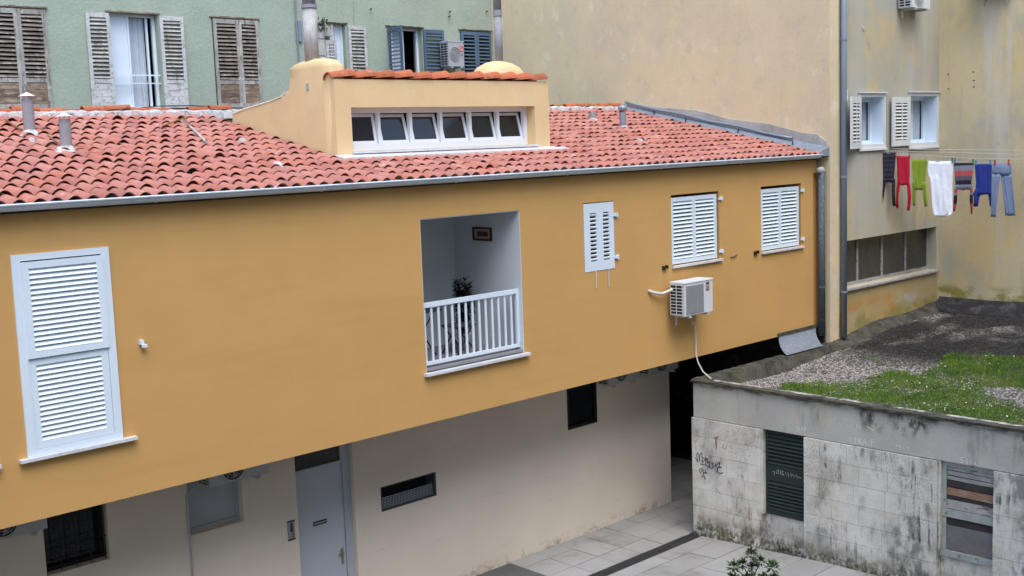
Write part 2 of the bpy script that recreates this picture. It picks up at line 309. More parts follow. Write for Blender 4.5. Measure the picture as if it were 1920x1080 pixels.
def shutter(parent, loc, rotz, w_, h, cols, zones, fm, sm, t=.036, pitch=.066, tilt=38, panels=(), slat_t=.009, slat_d=.05, pm=None, name='shutter', label=None, wob=0.):
    """leaf seen from -Y: frame with louvre columns cols [(u0,u1)] and zones [(v0,v1)]; slats are its children"""
    holes = [(a, b, c, d) for a, b in cols for c, d in list(zones) + list(panels)]
    fr = MB().holed(0, w_, 0, h, holes, 0, t, FY).build(name, fm, parent, loc, (0, 0, rotz), label=label)
    cache = {}
    for a, b in cols:
        ww = round(b - a + .008, 4)
        if ww not in cache:
            m = MB(); ca, sa = math.cos(R(tilt)), math.sin(R(tilt)); dd, tt = slat_d / 2, slat_t / 2
            prof = [(-dd * ca - tt * sa, -dd * sa + tt * ca), (dd * ca - tt * sa, dd * sa + tt * ca), (dd * ca + tt * sa, dd * sa - tt * ca), (-dd * ca + tt * sa, -dd * sa - tt * ca)]
            cache[ww] = m.prism(prof, 'X', -ww / 2, ww / 2).mesh('slat', sm)
        for c, d in zones:
            n = max(2, round((d - c) / pitch))
            for k in range(n):
                put('slat', cache[ww], fr, ((a + b) / 2, t / 2, c + (k + .5) * (d - c) / n), (random.gauss(0, wob), random.gauss(0, wob * .35), 0) if wob else None)
        for c, d in panels:
            n = max(2, round((d - c) / .13))
            for k in range(n):
                q = (d - c) / n
                MB().box(-ww / 2, ww / 2, -.006, .006, .002, q - .004).build('panel_board', pm or fm, fr, ((a + b) / 2, t * .45, c + k * q))
    return fr
# ================================================================== GROUND
def gz(y): return min(.135, max(0., .047 * (-.2 - y)))
tag(MB().add([(-300, -300, -.06), (300, -300, -.06), (300, 300, -.06), (-300, 300, -.06)], [(0, 1, 2, 3)]).build('ground', 'asphalt', fix=False), kind='structure')
ap = MB()
ys = [1.5, -.2, -3.1, -40]
for a, b in zip(ys[:-1], ys[1:]):
    ap.add([(-30, b, gz(b) - .012), (13.4, b, gz(b) - .012), (13.4, a, gz(a) - .012), (-30, a, gz(a) - .012)], [(0, 1, 2, 3)])
tag(ap.build('asphalt_yard', 'asphalt', fix=False), kind='structure')
bed = MB()
for a, b in zip([9.6, -.2, -3.1, -40][:-1], [-.2, -3.1, -40]):
    bed.add([(13.4, b, gz(b) - .03), (21.2, b, gz(b) - .03), (21.2, a, gz(a) - .03), (13.4, a, gz(a) - .03)], [(0, 1, 2, 3)])
pav = tag(bed.build('courtyard_paving', 'joint_dirt', fix=False), kind='structure')
def slab(x0, x1, y0, y1):
    g = .006; j = lambda: random.uniform(-.003, .003); z0, z1 = gz(y0), gz(y1); h = j()
    MB().hexa([(x0 + g, y0 + g, z0 - .028), (x1 - g, y0 + g, z0 - .028), (x1 - g, y1 - g, z1 - .028), (x0 + g, y1 - g, z1 - .028),
               (x0 + g, y0 + g, z0 + h), (x1 - g, y0 + g, z0 + h + j()), (x1 - g, y1 - g, z1 + h + j()), (x0 + g, y1 - g, z1 + h)]).build('paving_slab', 'slab', pav)
for r, (y0, y1) in enumerate(((.98, 1.34), (.385, .98), (-.095, .385))):
    for k in range(12):
        x0 = 13.4 + .615 * k
        slab(x0, x0 + .615, y0, y1)
for k in range(6):                                   # passage floor
    for q in range(4): slab(17.95 + .65 * q, 17.95 + .65 * (q + 1), 1.345 + .7 * k, 2.045 + .7 * k)
for r, (y0, y1) in enumerate(((-.74, -.36), (-1.32, -.74), (-1.92, -1.32), (-2.5, -1.92), (-3.1, -2.5), (-3.7, -3.1), (-4.3, -3.7))):
    x = 13.4 - (.3 if r % 2 else 0)
    x = max(x, 13.4)
    first = .62 if r % 2 == 0 else 1.1
    while x < 16.62:
        l = first; first = 1.25
        slab(x, min(x + l, 16.625), y0, y1); x += l
MB().box(13.4, 16.66, -.352, -.103, -.028, -.006).build('drain_channel', 'drain', pav, label='dark drainage channel strip crossing the pale slabs')

# ================================================================== YELLOW BUILDING
SL = (7.95 - 6.83) / 5.32; AL = math.atan(SL)
def zroof(y): return 6.83 + SL * (y + .1)
def RP(p): return onP(p, (0, -.1, 6.83), (0, -SL, 1))
ZB = 3.222
YB = thing('yellow_building', (12, 0, 0), 'ochre building with red tiled roof, overhanging a cream ground floor', 'building')
OP = [(4.90, 5.94, 3.98, 6.20), (10.65, 12.65, 3.95, 6.207), (14.09, 14.84, 5.09, 6.22), (16.375, 17.79, 4.965, 6.22), (19.135, 20.54, 4.965, 6.225)]
MB().holed(-5, 21.12, ZB, 6.74, OP, 0, .28, FY).build('facade_wall', 'ochre', YB)
MB().box(20.985, 21.118, -.004, -.0005, 3.3, 6.4).build('rust_stain', 'ochre_rust', YB)
MB().box(-5, 21.12, .281, 9.6, ZB, ZB + .2).build('floor_slab', 'cream_wall', YB)
MB().box(-5, -4.7, .281, 9.6, ZB + .2, 6.7).box(20.9, 21.12, .281, 9.6, ZB + .2, 6.7).box(-4.69, 20.89, 9.3, 9.6, ZB + .2, 6.7).build('rear_wall', 'ochre', YB)
# ground floor
LO = [(5.48, 6.31, 2.06, 3.0), (7.46, 8.30, 2.06, 3.0), (9.19, 10.22, -.03, 3.12), (10.72, 11.85, 1.58, 1.978), (14.98, 15.785, 2.04, 2.95)]
MB().holed(-4, 17.91, -.03, ZB - .002, LO, 1.35, 1.62, FY).build('ground_floor_wall', 'cream_wall', YB)
MB().box(17.65, 17.909, 1.621, 9.5, -.03, ZB - .002).box(-4, 21.2, 9.55, 9.64, -.03, ZB - .002).box(17.91, 21.2, 4.6, 4.7, -.03, ZB - .002).box(-4, 17.6, 3.3, 3.4, -.03, ZB - .002).box(21.13, 21.2, -.15, 4.599, -.03, ZB - .002).build('passage_wall', 'bitumen_and_shade', YB)  # passage shade put into near-black colour; right-hand panel added to darken it
# balcony room
bal = MB()
bal.box(12.638, 12.78, .2815, 1.70, 3.9, 6.35).box(10.5, 12.637, 1.56, 1.70, 3.9, 6.35).box(10.5, 10.662, .2815, 1.559, 3.9, 6.35).box(10.6625, 12.6375, .2815, 1.559, 6.195, 6.35)
bal.build('balcony_wall', 'white_room', YB)
MB().holed(10.65, 12.65, 3.95, 6.207, [(10.662, 12.638, 3.95, 6.195)], .006, .281, FY).build('balcony_reveal', 'white_room', YB)
MB().box(10.648, 12.652, .2805, 1.56, 3.85, 3.985).build('balcony_floor', 'floor_tile', YB)
MB().box(10.664, 12.636, .02, .28, 3.98, 4.02).build('balcony_curb', 'floor_tile', YB)
MB().box(10.60, 12.72, -.075, .018, 3.925, 3.965).build('balcony_sill', 'marble', YB)
rl = MB().box(10.664, 12.636, .075, .125, 4.905, 4.975).build('railing', 'white_paint', YB)
MB().box(10.664, 12.636, .08, .12, 4.055, 4.105).build('bottom_rail', 'white_paint', rl)
MB().box(12.585, 12.635, .075, .125, 4.1055, 4.9045).build('railing_post', 'white_paint', rl)
bm_ = MB().box(-.018, .018, -.01, .01, 0, .799).mesh('baluster', 'white_paint')
for k in range(14):
    o = put('baluster', bm_, rl); o.location = Vector((10.735 + k * .1345, .1, 4.1055)) - wloc(rl)

# tall white shutters (left), frame proud of wall, the second one only shows the end of its sill
def tall_shutter(x0, label):
    x1 = x0 + 1.085
    fr = MB().holed(x0 - .02, x1 + .01, 3.955, 6.222, [(x0 + .075, x1 - .085, 4.03, 6.15)], -.03, .02, FY).build('window_frame', 'white_paint', YB)
    for z0, h, pit in ((5.06, 1.075, .0575), (4.035, 1.015, .0575)):
        up = z0 > 5
        a = .02 if up else .075; wd = .945 if up else .925
        shutter(YB, (x0 + .07 - 12, -.045 if up else -.02, z0), 0, wd, h, [(.085, wd - .085)], [(.075, h - .075)], 'white_paint', 'white_slat', t=.04, pitch=pit, tilt=55, slat_d=.064, label=label if up else None)
    MB().box(x0 - .12, x1 + .17, -.075, 0, 3.915, 3.952).build('window_sill', 'marble', YB)
tall_shutter(4.885, 'upper louvred half of the tall white shutter')
tall_shutter(3.30, None)
def hinge(x, z, s=1):
    MB().box(x - .01, x + .085, -.03, -.005, z - .022, z + .022).box(x + .05, x + .09, -.04, -.0, z - .035, z + .035).build('hinge', 'white_paint', YB)
# small shutter
fr = shutter(YB, (14.095 - 12, -.008, 5.085), 0, .735, 1.12, [(.145, .31), (.465, .625)], [(.16, .96)], 'white_paint', 'white_slat', t=.035, pitch=.0665, tilt=20, slat_d=.03, slat_t=.024)
for z in (5.98, 5.27): hinge(14.825, z)
MB().tube([(14.34, -.02, 5.08), (14.335, -.02, 4.80)], .008, 5).build('shutter_rod', 'hose', YB)
MB().tube([(14.66, -.02, 5.09), (14.655, -.02, 4.80)], .008, 5).build('shutter_rod', 'hose', YB)
for x0, x1 in ((16.375, 17.79), (19.135, 20.54)):
    MB().box(x0 - .01, x1 + .05, -.05, .05, 4.925, 4.964).build('window_sill', 'marble', YB)
    lw = (x1 - x0 - .07) / 2
    for k in (0, 1):
        c0 = (.075, lw - .045) if k == 0 else (.045, lw - .075)
        shutter(YB, (x0 + .012 + k * (lw + .003) - 12, .02, 4.985), 0, lw, 1.185, [c0], [(.075, 1.11)], 'white_paint', 'white_slat', t=.04, pitch=.068, tilt=45, slat_d=.062)
    for z in (6.08, 5.10): hinge(x1 - .02, z)
for (x, z) in ((16.15, 4.96), (18.935, 4.97)):
    MB().box(x - .05, x + .05, -.05, 0, z - .012, z + .012).box(x - .06, x - .03, -.055, -.0, z - .035, z + .03).box(x + .03, x + .055, -.055, -.0, z - .02, z + .04).build('shutter_catch', 'black_iron', YB)
MB().tube([(18.12, -.01, 4.955), (18.2, -.02, 4.96), (18.27, -.02, 4.975), (18.33, -.01, 4.99)], .009, 5).build('shutter_catch', 'chrome_dark', YB)
MB().box(6.275, 6.32, -.05, 0, 5.03, 5.085).box(6.29, 6.35, -.07, -.03, 4.995, 5.03).build('shutter_stop', 'white_paint', YB)

# gutter: half round zinc with rolled edge
gp = []
for k in range(9):
    a = math.pi + math.pi * k / 8; gp.append((-.135 + .075 * math.cos(a), 6.772 + .068 * math.sin(a)))
gp = gp + [(p[0] * .93 + -.135 * .07, 6.774 + (p[1] - 6.772) * .93) for p in gp[::-1]]
gut = MB().prism(gp, 'X', -5, 21.0).build('gutter', 'zinc', YB)
MB().tube([(-5, -.213, 6.776), (21.0, -.213, 6.776)], .014, 6).build('gutter_lip', 'zinc', gut)
MB().box(-5, 21.0, -.045, -.002, 6.742, 6.76).build('eaves_board', 'zinc', YB)
for x in np.arange(4.2, 21, 2.35): MB().tube([(x, -.214, 6.765), (x, -.19, 6.715), (x, -.135, 6.700), (x, -.07, 6.72)], .007, 4).build('gutter_bracket', 'zinc', gut)
MB().tube([(21.10, -.12, 6.45), (21.10, -.12, 3.06)], .075, 10).build('downpipe', 'old_pipe', YB, smooth=True)
MB().tube([(20.97, -.12, 6.46), (21.10, -.12, 6.47), (21.12, -.12, 6.40)], [.055, .07, .08], 10).build('pipe_elbow', 'asbestos', YB, smooth=True)
MB().tube([(21.10, -.12, 4.05), (21.10, -.12, 4.09)], .084, 10).build('pipe_collar', 'old_pipe', YB)
MB().hexa([(20.95, -.21, 6.75), (21.245, -.22, 6.74), (21.245, .1, 6.78), (20.95, .1, 6.78), (20.95, -.2, 6.83), (21.245, -.21, 6.93), (21.245, .3, 7.0), (20.95, .3, 6.90)]).build('corner_flashing', 'galvanised', YB)
# curved metal flap below the right end of the facade
fl = MB(); n = 8
for k in range(n + 1):
    t = k / n; y = -.02 - .36 * t ** 1.6; z = 3.25 - .32 * (1 - (1 - t) ** 1.3)
    a = onY((1460 + 24 * t, 0), 0).x
    x0, x1 = 19.70 - .28 * t, 21.06 - .34 * t
    fl.v += [(x0, y, z), (x1, y, z), (x1, y + .006, z - .006), (x0, y + .006, z - .006)]
for k in range(n):
    for q in range(4): fl.f.append((k * 4 + q, k * 4 + (q + 1) % 4, k * 4 + 4 + (q + 1) % 4, k * 4 + 4 + q))
fl.f += [(0, 1, 2, 3), (n * 4, n * 4 + 1, n * 4 + 2, n * 4 + 3)]
fl.build('metal_flap', 'galvanised', YB)
MB().box(19.66, 21.08, -.035, -.001, 3.225, 3.29).build('flap_batten', 'mossy_cement', YB)

# roof
roof = MB().prism([(-.09, zroof(-.09) - .105), (5.22, zroof(5.22) - .105), (9.6, zroof(5.22) - .105 - .2105 * 4.38), (9.6, zroof(5.22) - .3 - .2105 * 4.38), (5.22, zroof(5.22) - .3), (-.045, zroof(-.045) - .165)], 'X', -5, 21.15).build('roof', 'bitumen_and_shade', YB)
PIT, ROW, TL = .208, .385, .45
ncol = 9
tile_top = [((i / (ncol - 1) - .5) * PIT * 1.03, .082 * math.cos(math.pi * (i / (ncol - 1) - .5)) ** .85) for i in range(ncol)]
tv = []; tf = []
for (y, sx, dz) in ((0, 1., .029), (TL, .90, 0)):
    for off in (0, -.006):
        for x, z in tile_top: tv.append((x * sx, y, z * (1 if y == 0 else .93) + dz + off))
for i in range(ncol - 1):
    a, b, c, d = i, i + ncol, i + 2 * ncol, i + 3 * ncol
    tf += [(a, a + 1, c + 1, c), (b, d, d + 1, b + 1), (a, b, b + 1, a + 1)]
tv = np.array(tv)
tme = bpy.data.meshes.new('roof_tile'); tme.from_pydata([tuple(p) for p in tv], [], tf); tme.materials.append(MATS['roof_tile'])
tme.polygons.foreach_set('use_smooth', [i % 3 == 0 for i in range(len(tf))])
DX0, DX1, DY = 10.28, 14.80, 1.396                     # dormer footprint
spots = []
for c in range(-24, 83):
    X = 4.12 + c * PIT
    if X < -.5 or X > 21.03: continue
    jx = random.gauss(0, .006)
    for r in range(15):
        s = r * ROW + random.gauss(0, .014) * (r > 0) - .045; Y = -.13 + s * math.cos(AL)
        if DX0 - .04 < X < DX1 + .06 and Y + .38 > DY: continue
        if Y > 5.14: continue
        k = 3.5 if (random.random() < .05 and r > 1) else 1
        spots.append((X + jx + random.gauss(0, .004) * k, Y - (abs(random.gauss(0, .05)) if k > 1 else 0), random.gauss(0, .016) * k, random.gauss(0, .012), random.gauss(0, .025) * k, max(0, random.gauss(-.002, .009)) * k))
spots2 = []
for sp in spots:
    P = (sp[0], sp[1], zroof(sp[1])); u, v, d = proj(P)
    spots2.append((d if (-10 < u < 1930 and d > 0) else 1e6, sp))
spots2.sort(key=lambda q: q[0])
def tile_mtx(sp):
    X, Y, rz, rx, ry, up = sp
    return Matrix.Translation((X, Y, zroof(Y) - .088 + up)) @ Matrix.Rotation(AL + rx, 4, 'X') @ Matrix.Rotation(rz, 4, 'Z') @ Matrix.Rotation(ry, 4, 'Y')
off = Matrix.Translation(-wloc(roof) - Vector((0, 0, 0)))
for d, sp in spots2[:300]:
    o = bpy.data.objects.new('roof_tile', tme); COL.objects.link(o); o.parent = roof
    o.matrix_local = Matrix.Translation(-(wloc(roof))) @ tile_mtx(sp)
rest = spots2[300:]
V = np.concatenate([tv @ np.array(tile_mtx(sp).to_3x3()).T + np.array(tile_mtx(sp).translation) for d, sp in rest])
TF = np.array(tf); FA = np.concatenate([TF + i * len(tv) for i in range(len(rest))])
me = bpy.data.meshes.new('roof_tile_field'); me.from_pydata(V.tolist(), [], FA.tolist()); me.materials.append(MATS['roof_tile'])
me.attributes.new('tint', 'FLOAT', 'FACE').data.foreach_set('value', np.repeat(rng.random(len(rest)), len(tf)).astype(np.float32))
me.polygons.foreach_set('use_smooth', np.tile(np.arange(len(tf)) % 3 == 0, len(rest)))
tag(put('roof_tile_field', me, roof), kind='stuff')
# ridge: mortar bed with lumps, ridge tiles
mb = MB(); zr = zroof(5.22)
xs = np.arange(-.5, 21.2, .09)
prev = None
for i, x in enumerate(xs):
    a = .05 * math.sin(i * 1.9) + random.uniform(-.02, .02); q = [(x, 5.03 + a * .5, zr - .12), (x, 5.06 + a * .4, zr + .005 + random.uniform(-.012, .012)), (x, 5.2, zr + .045 + random.uniform(-.015, .015)), (x, 5.38, zr - .05)]
    mb.v += q
    if prev is not None:
        for k in range(3): mb.f.append((prev + k, prev + k + 1, prev + 5 + k - 0 + -0, prev + 4 + k))
    prev = len(mb.v) - 4
mb.build('ridge_mortar', 'mortar', roof)
rt = []
hc = [(math.cos(math.pi * k / 7) * .085, math.sin(math.pi * k / 7) * .075) for k in range(8)]
m = MB()
poly = hc + [(a * .83, b * .83 - .002) for a, b in hc[::-1]]
n = len(poly)
for x, s in ((0, 1.), (.42, .86)): m.v += [(x, a * s, b * s) for a, b in poly]
m.f = [tuple(range(n))[::-1], tuple(range(n, 2 * n))] + [(i, (i + 1) % n, n + (i + 1) % n, n + i) for i in range(n)]
rtm = m.mesh('ridge_tile', 'orange_tile')
x = 0.
while x < 20.8:
    if not (DX0 + .6 < x < DX1 - .6) and random.random() < .93:
        o = put('ridge_tile', rtm, roof); o.location = Vector((x, 5.24 + random.gauss(0, .02), zr + .03 + random.gauss(0, .012))) - wloc(roof); o.rotation_euler = (random.gauss(0, .06), random.gauss(0, .035), random.gauss(0, .05))
    x += .37
# small mortar patches and broken bits on the tiles
for p in ((48, 250), (115, 280), (60, 262), (95, 268), (455, 262), (520, 308), (1075, 292), (1200, 262)):
    P = RP(p); s = random.uniform(.05, .1)
    m = MB(); n = 7; ring = [(P.x + math.cos(2 * math.pi * k / n) * s * random.uniform(.8, 1.6), P.y + math.sin(2 * math.pi * k / n) * s * random.uniform(.8, 1.3)) for k in range(n)]
    m.v = [(a, b, zroof(b) - .03) for a, b in ring] + [(P.x + (a - P.x) * .5, P.y + (b - P.y) * .5, zroof(b) + .02) for a, b in ring]
    m.f = [tuple(range(n, 2 * n))] + [(k, (k + 1) % n, n + (k + 1) % n, n + k) for k in range(n)]
    m.build('mortar_patch', 'mortar', roof)
# flashing along the beige wall
MB().prism([(-.2, zroof(-.2) - .12), (5.35, zroof(5.35) - .1), (5.6, zroof(5.2) + .1), (4.9, zroof(5.2) + .1), (4.3, zroof(4.3) + .17), (3.1, zroof(3.1) + .30), (2.2, zroof(2.2) + .26), (1.2, zroof(1.2) + .33), (.4, zroof(.4) + .29), (.05, zroof(.05) + .32), (-.15, zroof(-.15) + .22), (-.2, zroof(-.2))], 'X', 21.215, 21.248).build('flashing_render', 'cement', YB)
MB().hexa([(21.07, -.1, zroof(-.1) - .08), (21.21, -.1, zroof(-.1) - .08), (21.21, 5.2, zroof(5.2) - .08), (21.07, 5.2, zroof(5.2) - .08), (21.07, -.1, zroof(-.1) + .0), (21.21, -.1, zroof(-.1) + .12), (21.21, 5.2, zroof(5.2) + .08), (21.07, 5.2, zroof(5.2) + .0)]).build('wall_flashing', 'galvanised', YB)
MB().tube([(21.17, y, zroof(y) + .14 + .012 * math.sin(y * 4)) for y in np.linspace(.6, 5.1, 14)], .028, 6).build('flashing_tube', 'galvanised', YB, smooth=True)
for y in (.55, 1.9, 3.3, 4.2): MB().tube([(21.10, y, zroof(y) - .0), (21.11, y, zroof(y) + .11)], .014, 5).build('flashing_nail', 'black_iron', YB)

# flue pipes on the roof
def vent(p, r, h, cap, m='lead_pipe'):
    P = RP(p)
    t = MB().tube([(P.x, P.y, P.z - .08), (P.x, P.y, P.z + h)], r, 12).build('vent_pipe', m, YB, smooth=False)
    if cap:
        c = MB(); n = 12; zc = P.z + h + .035
        c.v = [(P.x + math.cos(2 * math.pi * k / n) * r * 1.55, P.y + math.sin(2 * math.pi * k / n) * r * 1.55, zc) for k in range(n)] + [(P.x, P.y, zc + r * .8), (P.x, P.y, zc - .01)]
        c.f = [(k, (k + 1) % n, n) for k in range(n)] + [((k + 1) % n, k, n + 1) for k in range(n)]
        for k in range(3): c.tube([(P.x + math.cos(k * 2.1) * r * .9, P.y + math.sin(k * 2.1) * r * .9, P.z + h - .02), (P.x + math.cos(k * 2.1) * r * .9, P.y + math.sin(k * 2.1) * r * .9, zc + .01)], .008, 4)
        c.build('rain_cap', 'marble', t)
    q = MB(); n = 9
    q.v = [(P.x + math.cos(2 * math.pi * k / n) * r * random.uniform(1.4, 1.9), P.y - .05 + math.sin(2 * math.pi * k / n) * r * random.uniform(1.3, 2.2), P.z - .06) for k in range(n)] + [(P.x + math.cos(2 * math.pi * k / n) * r * 1.0, P.y + math.sin(2 * math.pi * k / n) * r * 1.0, P.z + .03) for k in range(n)]
    q.f = [(k, (k + 1) % n, n + (k + 1) % n, n + k) for k in range(n)]; q.build('pipe_collar', 'mortar', t)
vent((56, 247), .078, .46, True); vent((125, 277), .076, .38, True)
vent((1111, 224), .075, .17, False); vent((1168, 238), .07, .30, False, 'galvanised')
P = RP((1168, 238))
bpy.ops.mesh.primitive_uv_sphere_add(segments=12, ring_count=8, radius=.10, location=(P.x, P.y, P.z + .42)); o = bpy.context.object
me = o.data; bpy.data.objects.remove(o); me.materials.append(MATS['galvanised']); me.name = 'cowl'
o = put('cowl', me, YB); o.location = Vector((P.x, P.y, P.z + .38)) - wloc(YB); o.scale = (1, 1, .75)
a, b = RP((345, 228)), RP((386, 268))
MB().tube([a + Vector((0, 0, .02)), b + Vector((0, 0, .02))], .022, 5).build('fallen_stick', 'grey_wood', YB)
for q0, q1 in (((345, 228), (305, 240)), ((345, 228), (357, 240)), ((90, 262), (108, 272)), ((10, 232), (40, 248))):
    MB().tube([RP(q0) + Vector((0, 0, .06)), RP(q1) + Vector((0, 0, .03))], .012, 4).build('wire_piece', 'copper', YB)
cab = [(230, 205), (300, 199), (360, 198), (420, 202), (470, 203), (520, 192), (545, 182)]
MB().tube([onY(p, 5.6) for p in cab], .012, 4).build('roof_cable', 'cable_black', YB)
MB().tube([onY(p, 5.5) for p in ((1030, 204), (1060, 203), (1095, 210), (1125, 203), (1160, 209))], .01, 4).build('roof_cable', 'marble', YB)
for p in ((1040, 199), (1084, 199), (1122, 198)): 
    P = onY(p, 5.4); MB().tube([(P.x, 5.4, zr - .05), (P.x, 5.4, P.z)], .014, 5).build('cable_peg', 'black_iron', YB)

# dormer
zt = 8.27
dm = MB().holed(DX0, DX1, 6.95, zt, [(10.57, 14.45, 7.20, 7.853)], DY, DY + .32, FY).build('dormer', 'dormer_cream', YB)
ch = MB().prism([(DY + .321, 6.95), (4.35, 7.55), (4.28, 7.87), (3.9, 7.935), (3.32, 8.0), (2.9, 8.055), (2.7, 8.10), (2.585, 8.18), (2.55, 8.27), (2.535, 8.34), (2.3, 8.34), (2.3, 8.25), (DY + .321, zt - .01)], 'X', DX0, DX0 + .2)
ch.build('dormer_cheek', 'dormer_cream', dm)
ch = MB().prism([(DY + .321, 6.95), (4.35, 7.55), (4.28, 7.87), (3.32, 7.995), (2.62, 8.10), (DY + .321, zt - .01)], 'X', DX1 - .2, DX1)
ch.build('dormer_cheek', 'dormer_cream', dm)
cp = MB(); pr = [(4.3, 7.868), (3.9, 7.936), (3.6, 7.968), (3.32, 8.001), (3.05, 8.036), (2.78, 8.084)]
for (ya, za), (yb, zb_) in zip(pr[:-1], pr[1:]):
    h1 = .012 + random.random() * .016; cp.hexa([(DX0 - .012, yb, zb_), (DX0 + .2, yb, zb_), (DX0 + .2, ya, za), (DX0 - .012, ya, za), (DX0 - .004, yb, zb_ + h1), (DX0 + .19, yb, zb_ + h1), (DX0 + .19, ya, za + h1), (DX0 - .004, ya, za + h1)])
cp.build('cheek_capping', 'mortar_pale', dm)
MB().hexa([(DX0 + .02, 2.72, 8.12), (DX0 + .14, 2.72, 8.12), (DX0 + .14, 2.86, 8.085), (DX0 + .02, 2.86, 8.085), (DX0 + .03, 2.74, 8.16), (DX0 + .12, 2.74, 8.16), (DX0 + .12, 2.84, 8.125), (DX0 + .03, 2.84, 8.125)]).build('loose_stone', 'cement', dm)
MB().prism([(DY + .321, zt - .14), (4.3, 7.76), (4.3, 7.85), (DY + .321, zt - .03)], 'X', DX0 + .2, DX1 - .2).build('dormer_roof', 'mortar', dm)
def chimney(x0, x1, y0, y1, zb, ztop, zd, crown=True):
    m = MB(); n = 24; rings = []
    cx, cy = (x0 + x1) / 2, (y0 + y1) / 2
    for z, s in ((zb, 1), (ztop - .03, 1.), (ztop, .975), (ztop + (zd - ztop) * .5, .88), (ztop + (zd - ztop) * .84, .64), (zd, .30)):
        rr = []
        for k in range(n):
            a = 2 * math.pi * k / n; e = 14 if s > .97 else (5 if s > .8 else 3)
            ca, sa = math.cos(a), math.sin(a); q = (abs(ca) ** e + abs(sa) ** e) ** (-1 / e)
            rr.append((cx + ca * q * (x1 - x0) / 2 * s + random.gauss(0, .002), cy + sa * q * (y1 - y0) / 2 * s + random.gauss(0, .003), z + random.gauss(0, .004)))
        rings.append(rr)
    m.v = [p for rr in rings for p in rr]
    for i in range(len(rings) - 1): m.f += [(i * n + k, i * n + (k + 1) % n, (i + 1) * n + (k + 1) % n, (i + 1) * n + k) for k in range(n)]
    m.f.append(tuple(range((len(rings) - 1) * n, len(rings) * n)))
    return m.build('chimney', 'dormer_cream', YB, smooth=True)
c1 = chimney(DX0 - .004, DX0 + .27, 1.46, 2.565, 7.15, 8.49, 8.60)
MB().tube([(10.42, 2.12, 8.55), (10.42, 2.12, 9.36)], .107, 14).build('flue_pipe', 'asbestos', c1, smooth=True)
MB().tube([(10.42, 2.12, 9.37), (10.42, 2.12, 9.42)], .122, 14).build('flue_band', 'lead_pipe', c1)
MB().tube([(10.42, 2.12, 9.42), (10.42, 2.12, 11.2)], .100, 14).build('flue_upper', 'lead_pipe', c1, smooth=True)
P = onX((577, 163), DX0); MB().box(DX0 - .014, DX0 - .003, P.y - .035, P.y + .03, P.z - .05, P.z + .05).build('vent_plate', 'cement', c1)
c2 = chimney(13.84, 14.62, 1.75, 2.35, 7.9, 8.44, 8.645)
MB().tube([(14.24, 2.02, 8.62), (14.24, 2.02, 9.42)], .072, 14).build('flue_pipe', 'lead_pipe', c2, smooth=True)
MB().tube([(14.24, 2.02, 9.42), (14.24, 2.02, 9.52)], .082, 14).build('flue_band', 'lead_pipe', c2)
MB().tube([(14.24, 2.02, 9.52), (14.24, 2.02, 11)], .072, 14).build('flue_upper', 'lead_pipe', c2, smooth=True)
# coping tiles of the dormer: overlapping half round tiles
m = MB(); hc2 = [(math.cos(math.pi * k / 8), math.sin(math.pi * k / 8)) for k in range(9)]
poly = [(a * .145, b * .125) for a, b in hc2] + [(a * .125, b * .105) for a, b in hc2[::-1]]; n = len(poly)
for x, s, dz in ((0, .80, -.012), (.43, 1.04, .016)): m.v += [(x, a * s, b * s + dz) for a, b in poly]
m.f = [tuple(range(n))[::-1], tuple(range(n, 2 * n))] + [(i, (i + 1) % n, n + (i + 1) % n, n + i) for i in range(n)]
ctm = m.mesh('coping_tile', 'orange_tile')
for k in range(12):
    o = put('coping_tile', ctm, dm); o.location = Vector((10.235 + k * .372, DY + .10, zt + .012 + random.gauss(0, .005))) - wloc(dm); o.rotation_euler = (R(-8), random.gauss(0, .012), random.gauss(0, .012))
# ribbon window of six tilting sashes
wy = DY + .19; wx0, wx1 = 10.572, 14.445
k6 = (wx1 - wx0 - .08) / 6
MB().holed(wx0, wx1, 7.202, 7.852, [(wx0 + .05 + i * k6, wx0 + .05 + (i + 1) * k6 - .075 + .02, 7.30, 7.77) for i in range(6)], wy, wy + .07, FY).build('ribbon_window_frame', 'pvc', dm)
for i in range(6):
    a = wx0 + .05 + i * k6 + .01; wd = k6 - .075
    sa = MB().holed(0, wd, 0, .47, [(.045, wd - .045, .05, .425)], 0, .045, FY).build('sash', 'pvc', dm)
    sa.location = Vector((a, wy + .012, 7.30)) - wloc(dm); sa.rotation_euler = (R(-14 if i else -9), 0, 0)
    MB().box(.0455, wd - .0455, .018, .026, .0505, .4245).build('pane', 'glass', sa, loc=(0, 0, 0))
MB().box(wx0 - .02, wx1 + .04, DY - .05, wy - .002, 7.165, 7.199).build('dormer_sill', 'marble', dm)
MB().hexa([(DX0 - .06, DY - .22, 7.085), (15.05, DY - .22, 7.085), (15.05, DY - .001, 7.12), (DX0 - .06, DY - .001, 7.12), (DX0 - .06, DY - .22, 7.115), (15.05, DY - .22, 7.115), (15.05, DY - .001, 7.155), (DX0 - .06, DY - .001, 7.155)]).build('dormer_flashing', 'marble', dm)
MB().box(wx0 + .1, wx1 - .1, wy + .55, wy + .56, 7.0, 7.9).build('dormer_interior', 'dark_void', dm)

